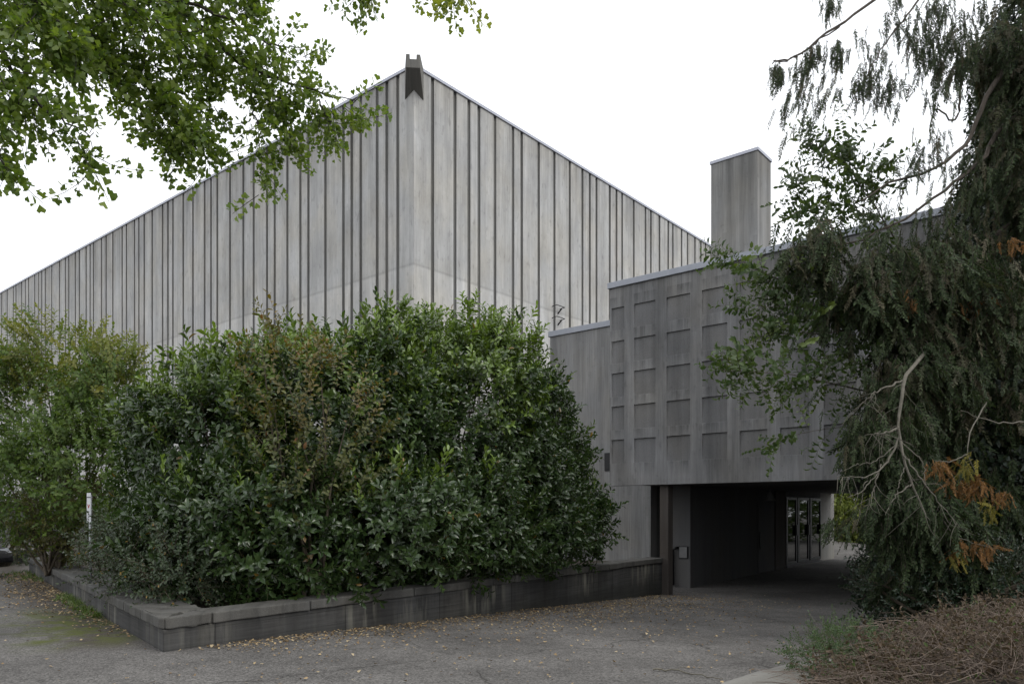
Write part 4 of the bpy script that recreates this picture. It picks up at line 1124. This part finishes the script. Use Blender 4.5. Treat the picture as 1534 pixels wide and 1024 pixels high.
hs_.append(tube_np(spline([tr, tr + (0, 0, 2.0), tr + (-.1, -.2, 3.6), tr + (-.15, -.2, 5.6)], 12), .10, .04, 8, 0, .01, hk))
for pts, r0, dens, spr in (HB[0], HB[1], HB[5], HB[11], HB[12]):
    e = at(*pts[0]); q = tr + np.array([-.1, -.15, min(max(e[2] - .9, 1.5), 5.3)])
    hs_.append(tube_np(spline([q, (q + e) / 2 + (0, 0, .1), e], 8), .03, r0, 6, 0, .01, hk))
V, T, M, C = merge(hs_); np_mesh('trunk', V, T, [M_cbark], None, None, cherry)

# autumn tree and green bush beyond the far end of the underpass
shrub('autumn_shrub', 'bright green and orange bush beyond the far end of the underpass', 'shrub', (23.5, 51.0, -.3),
      [B(1285, 800, 50, 2.3, 1.2, 2.0), B(1300, 750, 51, 2.6, 1.2, 2.6), B(1360, 760, 50, 3.0, 1.4, 3.0), B(1290, 720, 52, 2.8, 1.4, 2.6)], T_horn, [M_autumn, M_stem], 34, hk, stems=10, smin=1.6, smax=2.4, lump=.2)

shrub('broadleaf_tree', 'dense green tree beyond the far end of the underpass, mirrored in its glass doors', 'tree', (33.0, 40.5, -.3),
      [((33.0, 40.5, 3.2), (3.4, 3.4, 3.6)), ((36.5, 37.0, 3.4), (3.2, 3.2, 3.6)), ((33.5, 42.5, 6.2), (2.8, 2.8, 2.6))], T_horn, [M_horn, M_stem], 9, hk, stems=10, smin=2.0, smax=3.0, lump=.2, inner=.35)

# ------------------------------------------------------------------ bed at the lower right: kerb, dry brush, small green shrub
ka, kb, kc = at(1060, 1040, 6.9), at(1180, 985, 8.42), None
kp = [(1.62, 6.55), (1.95, 7.15), (2.45, 7.78), (3.05, 8.43), (3.75, 9.05), (4.6, 9.55)]
inner = [(2.15, 6.1), (2.55, 6.85), (2.95, 7.35), (3.45, 7.95), (4.05, 8.5), (4.8, 8.95)]
mb = MB()
rings = []
for (a_, b_), (c_, d_) in zip(kp, inner):
    z0 = float(gz(a_, b_))
    rings.append([(a_, b_, z0 - .2), (a_, b_, z0 + .06), (a_ + .03, b_ - .02, z0 + .085), (c_, d_, z0 + .10), (c_, d_, z0 - .2)])
mb.loft(rings)
o = mb.build('kerb', concrete('kerb_concrete', (0.23, 0.225, 0.21), 2.0, .3, stain=.8, grit=.16), bevel=.01)
tag(o, 'pale concrete kerb strip curving round the dry bed', 'kerb', kind='structure')
# earth mound
bx_ = np.linspace(1.6, 14, 40); by_ = np.linspace(4.0, 16, 40)
MX, MY = np.meshgrid(bx_, by_)
def mound(x, y):
    xi = np.interp(y, [p[1] for p in inner], [p[0] for p in inner], left=1.9, right=None)
    xi = np.where(y > 8.95, 4.8 + (y - 8.95) * .80, xi)
    d = x - xi
    return gz(x, y) - .12 + .50 * np.clip((d + .05) / 1.6, 0, 1) ** .7
MZ = mound(MX, MY) + RNG.normal(0, .012, MX.shape)
idx = np.arange(MX.size).reshape(MX.shape)
T = np.vstack([np.stack([idx[:-1, :-1], idx[:-1, 1:], idx[1:, 1:]], -1).reshape(-1, 3), np.stack([idx[:-1, :-1], idx[1:, 1:], idx[1:, :-1]], -1).reshape(-1, 3)])
o = np_mesh('earth_bed', np.stack([MX, MY, MZ], -1).reshape(-1, 3), T, [M_soil])
tag(o, 'dark earth bed under the dry brush and the conifer', 'soil', kind='structure')

dk = np.random.default_rng(41)
tw = []
def dry_spot(n):
    x = dk.uniform(2.6, 9.5, n * 3); y = dk.uniform(5.5, 11.5, n * 3)
    xi = np.where(y > 8.95, 4.8 + (y - 8.95) * .55, np.interp(y, [p[1] for p in inner], [p[0] for p in inner]))
    k = (x > xi + .05) & (x < .70 * y + 1.0)
    return x[k][:n], y[k][:n]
dx, dy = dry_spot(4200)
dzz = mound(dx, dy)
hgt = np.clip((dx - 2.6) * .25, .12, .31) * np.exp(-((dy - 8.4) / 3.0) ** 2)
for i in range(len(dx)):
    a0 = dk.uniform(0, 6.28); L = dk.uniform(.3, .95)
    h = hgt[i] * dk.uniform(.3, 1.4)
    p0 = np.array([dx[i], dy[i], dzz[i] + dk.uniform(0, .1)])
    hd = np.array([math.cos(a0), math.sin(a0), 0])
    p1 = p0 + hd * L * .4 + np.array([0, 0, h]); p2 = p0 + hd * L * .8 + np.array([dk.normal(0, .1), dk.normal(0, .1), h * dk.uniform(.4, 1.1)])
    r = dk.uniform(.0016, .0042)
    t_ = tube_np(spline([p0, p1, p2], 6), r, r * .5, 3, 0, .012, dk)
    t_[3][:] = dk.uniform(0, 1, 3)
    tw.append(t_)
V, T, M, C = merge(tw)
M_dry = leafmat('dry_twig', (0.080, 0.058, 0.046), (0.25, 0.195, 0.16), spec=.15, rough=.8, trans=0)
o = np_mesh('dry_brush', V, T, [M_dry], None, C); tag(o, 'tangle of dry brown twigs covering the bed at the lower right', 'dry brush', kind='stuff')
# dried leaf tufts within the brush
dx, dy = dry_spot(1500)
P = np.stack([dx, dy, mound(dx, dy) + dk.uniform(.02, .32, len(dx)) * np.clip((dx - 2.5) * .6, .3, 1)], 1)
D = dk.normal(0, .7, (len(dx), 3)) + np.array([0, 0, .6])
V, T, M, C = scatter(T_coto, P, D, dk, .6, 1.0)
o = np_mesh('dry_ground_cover', V, T, [leafmat('dry_leaf', (0.058, 0.042, 0.030), (0.135, 0.098, 0.070), spec=.15, rough=.8, trans=.1, odd=(0.06, 0.085, 0.03), oddat=.9), M_dry], M, C)
tag(o, 'withered reddish brown ground cover among the dry twigs', 'ground cover', kind='stuff')
shrub('green_bush', 'small fresh green bush beside the pale kerb at the lower right', 'shrub', (3.35, 7.95, .15),
      [((3.2, 7.7, .16), (.34, .38, .22)), ((3.55, 8.1, .22), (.30, .32, .20)), ((3.05, 7.35, .10), (.24, .24, .15)), ((3.6, 7.55, .22), (.28, .28, .18))], T_coto, [leafmat('fresh_green_leaf', (0.035, 0.07, 0.026), (0.085, 0.135, 0.05), spec=.35, rough=.45, trans=.2), M_twig], 190, dk, stems=8, smin=.34, smax=.58, upw=.4, rnd=1.0)
shrub('weed_clump', 'dull dark green bush at the foot of the conifer, above the dry brush', 'shrub', (6.0, 10.9, .1),
      [((5.55, 10.9, .55), (.7, .6, .6)), ((6.7, 10.6, .6), (.9, .6, .6)), ((7.7, 10.2, .75), (.8, .6, .6))], T_small, [M_ivy, M_stem], 60, dk, stems=12, smin=.7, smax=1.1)
# a few tall dry stalks standing out of the brush
ss = []
for i in range(26):
    b0 = at(dk.uniform(1230, 1330), VH, dk.uniform(8.6, 9.6)); b0[2] = float(mound(b0[0], b0[1]))
    e = b0 + np.array([dk.normal(-.25, .2), dk.normal(0, .15), dk.uniform(.35, .7)])
    ss.append(tube_np(spline([b0, (b0 + e) / 2 + dk.normal(0, .05, 3), e], 7), .005, .002, 4))
V, T, M, C = merge(ss); o = np_mesh('dry_stalks', V, T, [M_palebark], None, None); tag(o, 'thin pale dead stalks rising at the left edge of the dry brush', 'stalks', kind='stuff')

# ------------------------------------------------------------------ fallen leaves, stick
fk = np.random.default_rng(51)
V1, T1 = fan_leaf(.052)
tpf = []
for i in range(5):
    t_ = Tpl(); V = V1.copy(); V[:, 2] += fk.uniform(0, .018, len(V)); V[:, 1] -= .02; t_.add(V, T1); tpf.append(t_.done())
PL = []
a_ = fk.uniform(.5, 14.2, 3000); b_ = fk.exponential(.7, 3000) * (.5 + a_ / 11)
PL.append(P0 + RD * a_[:, None] - nR * (b_[:, None] + .05))
a_ = fk.normal(9.0, 3.2, 1500); b_ = np.abs(fk.normal(0, 1.5, 1500)) + fk.choice([0, .6, 1.1], 1500) * .3; PL.append(P0 + RD * a_[:, None] - nR * (b_[:, None] + .3))
a_ = 1.2 + fk.beta(2.0, 1.2, 2600) * 13.5; b_ = fk.exponential(.45, 2600) * np.clip(a_ / 7, .25, 1.3); PL.append(P0 + LD * a_[:, None] - nL * (b_[:, None] + .03))
PL.append(np.stack([fk.uniform(-9, 5, 330), fk.uniform(5.5, 17, 330)], 1))
PL.append(np.stack([fk.uniform(-4, 4, 420), fk.uniform(6, 15, 420)], 1))
XY = np.vstack(PL)
bl = XY - BC
k = ~((bl @ RX > -.2) & (bl @ LX < 5) & ((bl @ LX > PW) | (bl @ RX > 3)))
xr = np.interp(XY[:, 1], [p[1] for p in kp], [p[0] for p in kp])
k &= ~((XY[:, 0] > xr - .05) & (XY[:, 1] < 9.6))
rel = XY - P0
k &= ~((rel @ nR > -.03) & (rel @ nL > -.03))
XY = XY[k]
P = np.stack([XY[:, 0], XY[:, 1], gz(XY[:, 0], XY[:, 1]) + .012], 1)
V, T, M, C = scatter(tpf, P, fk.normal(0, .22, (len(P), 3)) + np.array([0, 0, 1.0]), fk, .36, .95)
M_fall = leafmat('fallen_leaf', (0.15, 0.09, 0.045), (0.42, 0.31, 0.17), fresh=(0.48, 0.40, 0.26), spec=.2, rough=.7, trans=0)
o = np_mesh('fallen_leaves', V, T, [M_fall], None, C); tag(o, 'yellow and brown fallen leaves scattered along the planter wall', 'fallen leaves', kind='stuff')
# grass tufts at the foot of the parking leg
gt = []
for i in range(260):
    a_ = fk.uniform(3.6, 7.5); b_ = abs(fk.normal(0, .14)) + .03
    if fk.uniform() < .35: a_ = fk.uniform(11, 15); b_ = abs(fk.normal(0, .3)) + .03
    p = P0 + LD * a_ - nL * b_
    base = np.array([p[0], p[1], 0.0])
    for q in range(5):
        e = base + np.array([fk.normal(0, .05), fk.normal(0, .05), fk.uniform(.04, .13)])
        x = fk.normal(0, .006, 3)
        gt.append([np.array([base - x, base + x, e]), np.array([(0, 1, 2)]), np.zeros(1), np.tile(fk.uniform(0, 1, 3), (3, 1))])
V, T, M, C = merge(gt); o = np_mesh('weeds', V, T, [leafmat('weed_leaf', (0.06, 0.10, 0.02), (0.12, 0.17, 0.04), trans=.2)], None, C)
tag(o, 'short green weeds sprouting at the foot of the planter wall', 'weeds', kind='stuff')
pts = [at(978, 992, 8.2), at(1010, 993, 8.1), at(1045, 999, 7.95), at(1083, 1007, 7.7)]
for p in pts: p[2] = float(gz(p[0], p[1])) + .022
for p, v in zip(pts, (992, 993, 999, 1007)): p[1] = F * 1.6 / (v - VH); 
for p, u in zip(pts, (978, 1010, 1045, 1083)): p[0] = (u - U0) / F * p[1]
V, T, M, C = merge([tube_np(spline(pts, 16), .011, .005, 6, 0, .006, fk), tube_np(spline([pts[1], pts[1] + (.1, .07, .02), pts[1] + (.22, .1, .0)], 6), .005, .002, 4)])
o = np_mesh('fallen_stick', V, T, [M_palebark]); tag(o, 'thin dry fallen stick lying on the asphalt near the kerb', 'stick')

# ------------------------------------------------------------------ marker post
mp_ = at(135.5, VH, 13.3)
post = empty('marker_post', (mp_[0], mp_[1], .24), math.radians(-20))
tag(post, 'slim grey post with a narrow white marker plate bearing small signs, beside the creeping shrub', 'sign post')
zt, zm = EYE + (VH - 738) / F * 13.3 - .24, EYE + (VH - 782) / F * 13.3 - .24
M_galv = simple('galvanised_steel', (0.30, 0.31, 0.33), .5, .5, .1)
mb = MB(); mb.tube([(0, 0, -.05), (0, 0, zt - .03)], .024, 12); mb.build('pole', M_galv, post, smooth=True)
mb = MB(); mb.box((-.047, -.036, zm), (.047, -.026, zt)); pt = mb.build('marker_plate', simple('white_enamel', (.62, .63, .66), .35, 0, .08), post, bevel=.003)
mb = MB(); mb.box((-.044, -.0395, zt - .082), (.044, -.0375, zt - .068)); mb.build('plate_mark', M_dark, pt)
mb = MB()
zc = zt - .24
mb.prism([(0, 0), (0, 0), (0, 0)], 0, 0) if False else None
def stroke(mb, a, c, w=.007):
    a = np.array(a); c = np.array(c); d = c - a; n = np.array([-d[1], d[0]]) / np.linalg.norm(d) * w
    ps = [a + n, a - n, c - n, c + n]
    mb.loft([[(p[0], -.0375, p[1]) for p in ps], [(p[0], -.0395, p[1]) for p in ps]])
stroke(mb, (-.02, zc + .04), (0, zc - .02)); stroke(mb, (.02, zc + .04), (.003, zc - .018))
mb.build('plate_mark', simple('red_enamel', (.35, .03, .04), .4), pt)
mb = MB()
for i in range(4):
    zz = zt - .33 - i * .045
    stroke(mb, (-.012, zz + .012), (.012, zz + .012), .004); stroke(mb, (-.01, zz + .012), (-.01, zz - .012), .004); stroke(mb, (.01, zz + .012 - .012 * (i % 2)), (.01, zz - .012), .004)
mb.build('plate_mark', M_dark, pt)

# ------------------------------------------------------------------ left background: low wall, black car, lit house front
fw_ = np.array([at(40, VH, 24.0)[0], 24.0])
mb = MB(); mb.box((0, -.15, -.3), (14, .15, .42)); o = mb.build('yard_wall', M_plant, None, bevel=.012)
o.location = (fw_[0] - 14, 24.5, 0); tag(o, 'low dark yard wall behind the black car at the left edge', 'wall')
house = empty('brick_house', (-40.5, 58, 0), math.radians(-35)); tag(house, 'salmon coloured house front glimpsed behind shrubs at the left edge', 'building')
mb = MB(); mb.box((-6, 0, -.3), (6.2, 6, 2.15)); mb.build('house_wall', simple('salmon_render', (.55, .33, .24), .85, 0, .12, 3), house)
mb = MB(); mb.box((-6.2, -.2, 2.152), (6.4, 6.2, 2.32)); mb.build('roof_slab', M_plinth, house)

car = empty('black_car', (-14.85, 18.9, 0), math.radians(-8))
tag(car, 'black parked car cut by the left picture edge, only its nose showing', 'car')
M_paint = simple('black_paint', (.006, .006, .008), .18, 0, .0, spec=.6)
mb = MB()
prof = [(-2.1, .28), (-2.15, .6), (-2.0, .88), (-1.3, .95), (-.75, 1.36), (.45, 1.40), (1.15, .93), (1.85, .78), (2.08, .60), (2.12, .38), (2.0, .24), (-1.9, .22)]
rings = []
for yy, sh in ((-.86, .93), (-.80, .99), (-.6, 1.0), (0, 1.0), (.6, 1.0), (.80, .99), (.86, .93)):
    rings.append([(x * (sh if abs(yy) > .7 else 1) - 0.03 * (abs(yy) ** 2) * np.sign(x), yy * (.80 if z > 1.0 else 1), z * (1.0 if z < .5 else .97 + .03 * sh)) for x, z in prof])
mb.loft(rings); body = mb.build('body', M_paint, car, smooth=True, bevel=.04)
for x in (-1.28, 1.30):
    for yy in (-.80, .80):
        mb = MB(); mb.tube([(x, yy - .11, .31), (x, yy + .11, .31)], .31, 24); wl = mb.build('wheel', simple('tyre_rubber', (.012, .012, .012), .8), car, bevel=.03)
        mb = MB(); s_ = np.sign(yy); mb.tube([(x, yy + s_ * .09, .31), (x, yy + s_ * .125, .31)], .2, 20); mb.build('rim', M_galv, wl)
for yy in (-.62, .62):
    mb = MB(); mb.loft([[(1.9 + .02, yy - .16, .60), (1.9 + .02, yy + .16, .60), (1.86, yy + .16, .72), (1.86, yy - .16, .72)], [(2.06, yy - .15, .60), (2.06, yy + .13, .60), (1.95, yy + .13, .70), (1.95, yy - .15, .70)]])
    mb.build('headlight', simple('headlight_glass', (.35, .36, .38), .1, 0, .05), car)
mb = MB(); mb.loft([[(.5, -.6, 1.385), (.5, .6, 1.385), (1.12, .7, .965), (1.12, -.7, .965)], [(.52, -.58, 1.40), (.52, .58, 1.40), (1.14, .68, .98), (1.14, -.68, .98)]]); mb.build('windscreen', M_glass, car)
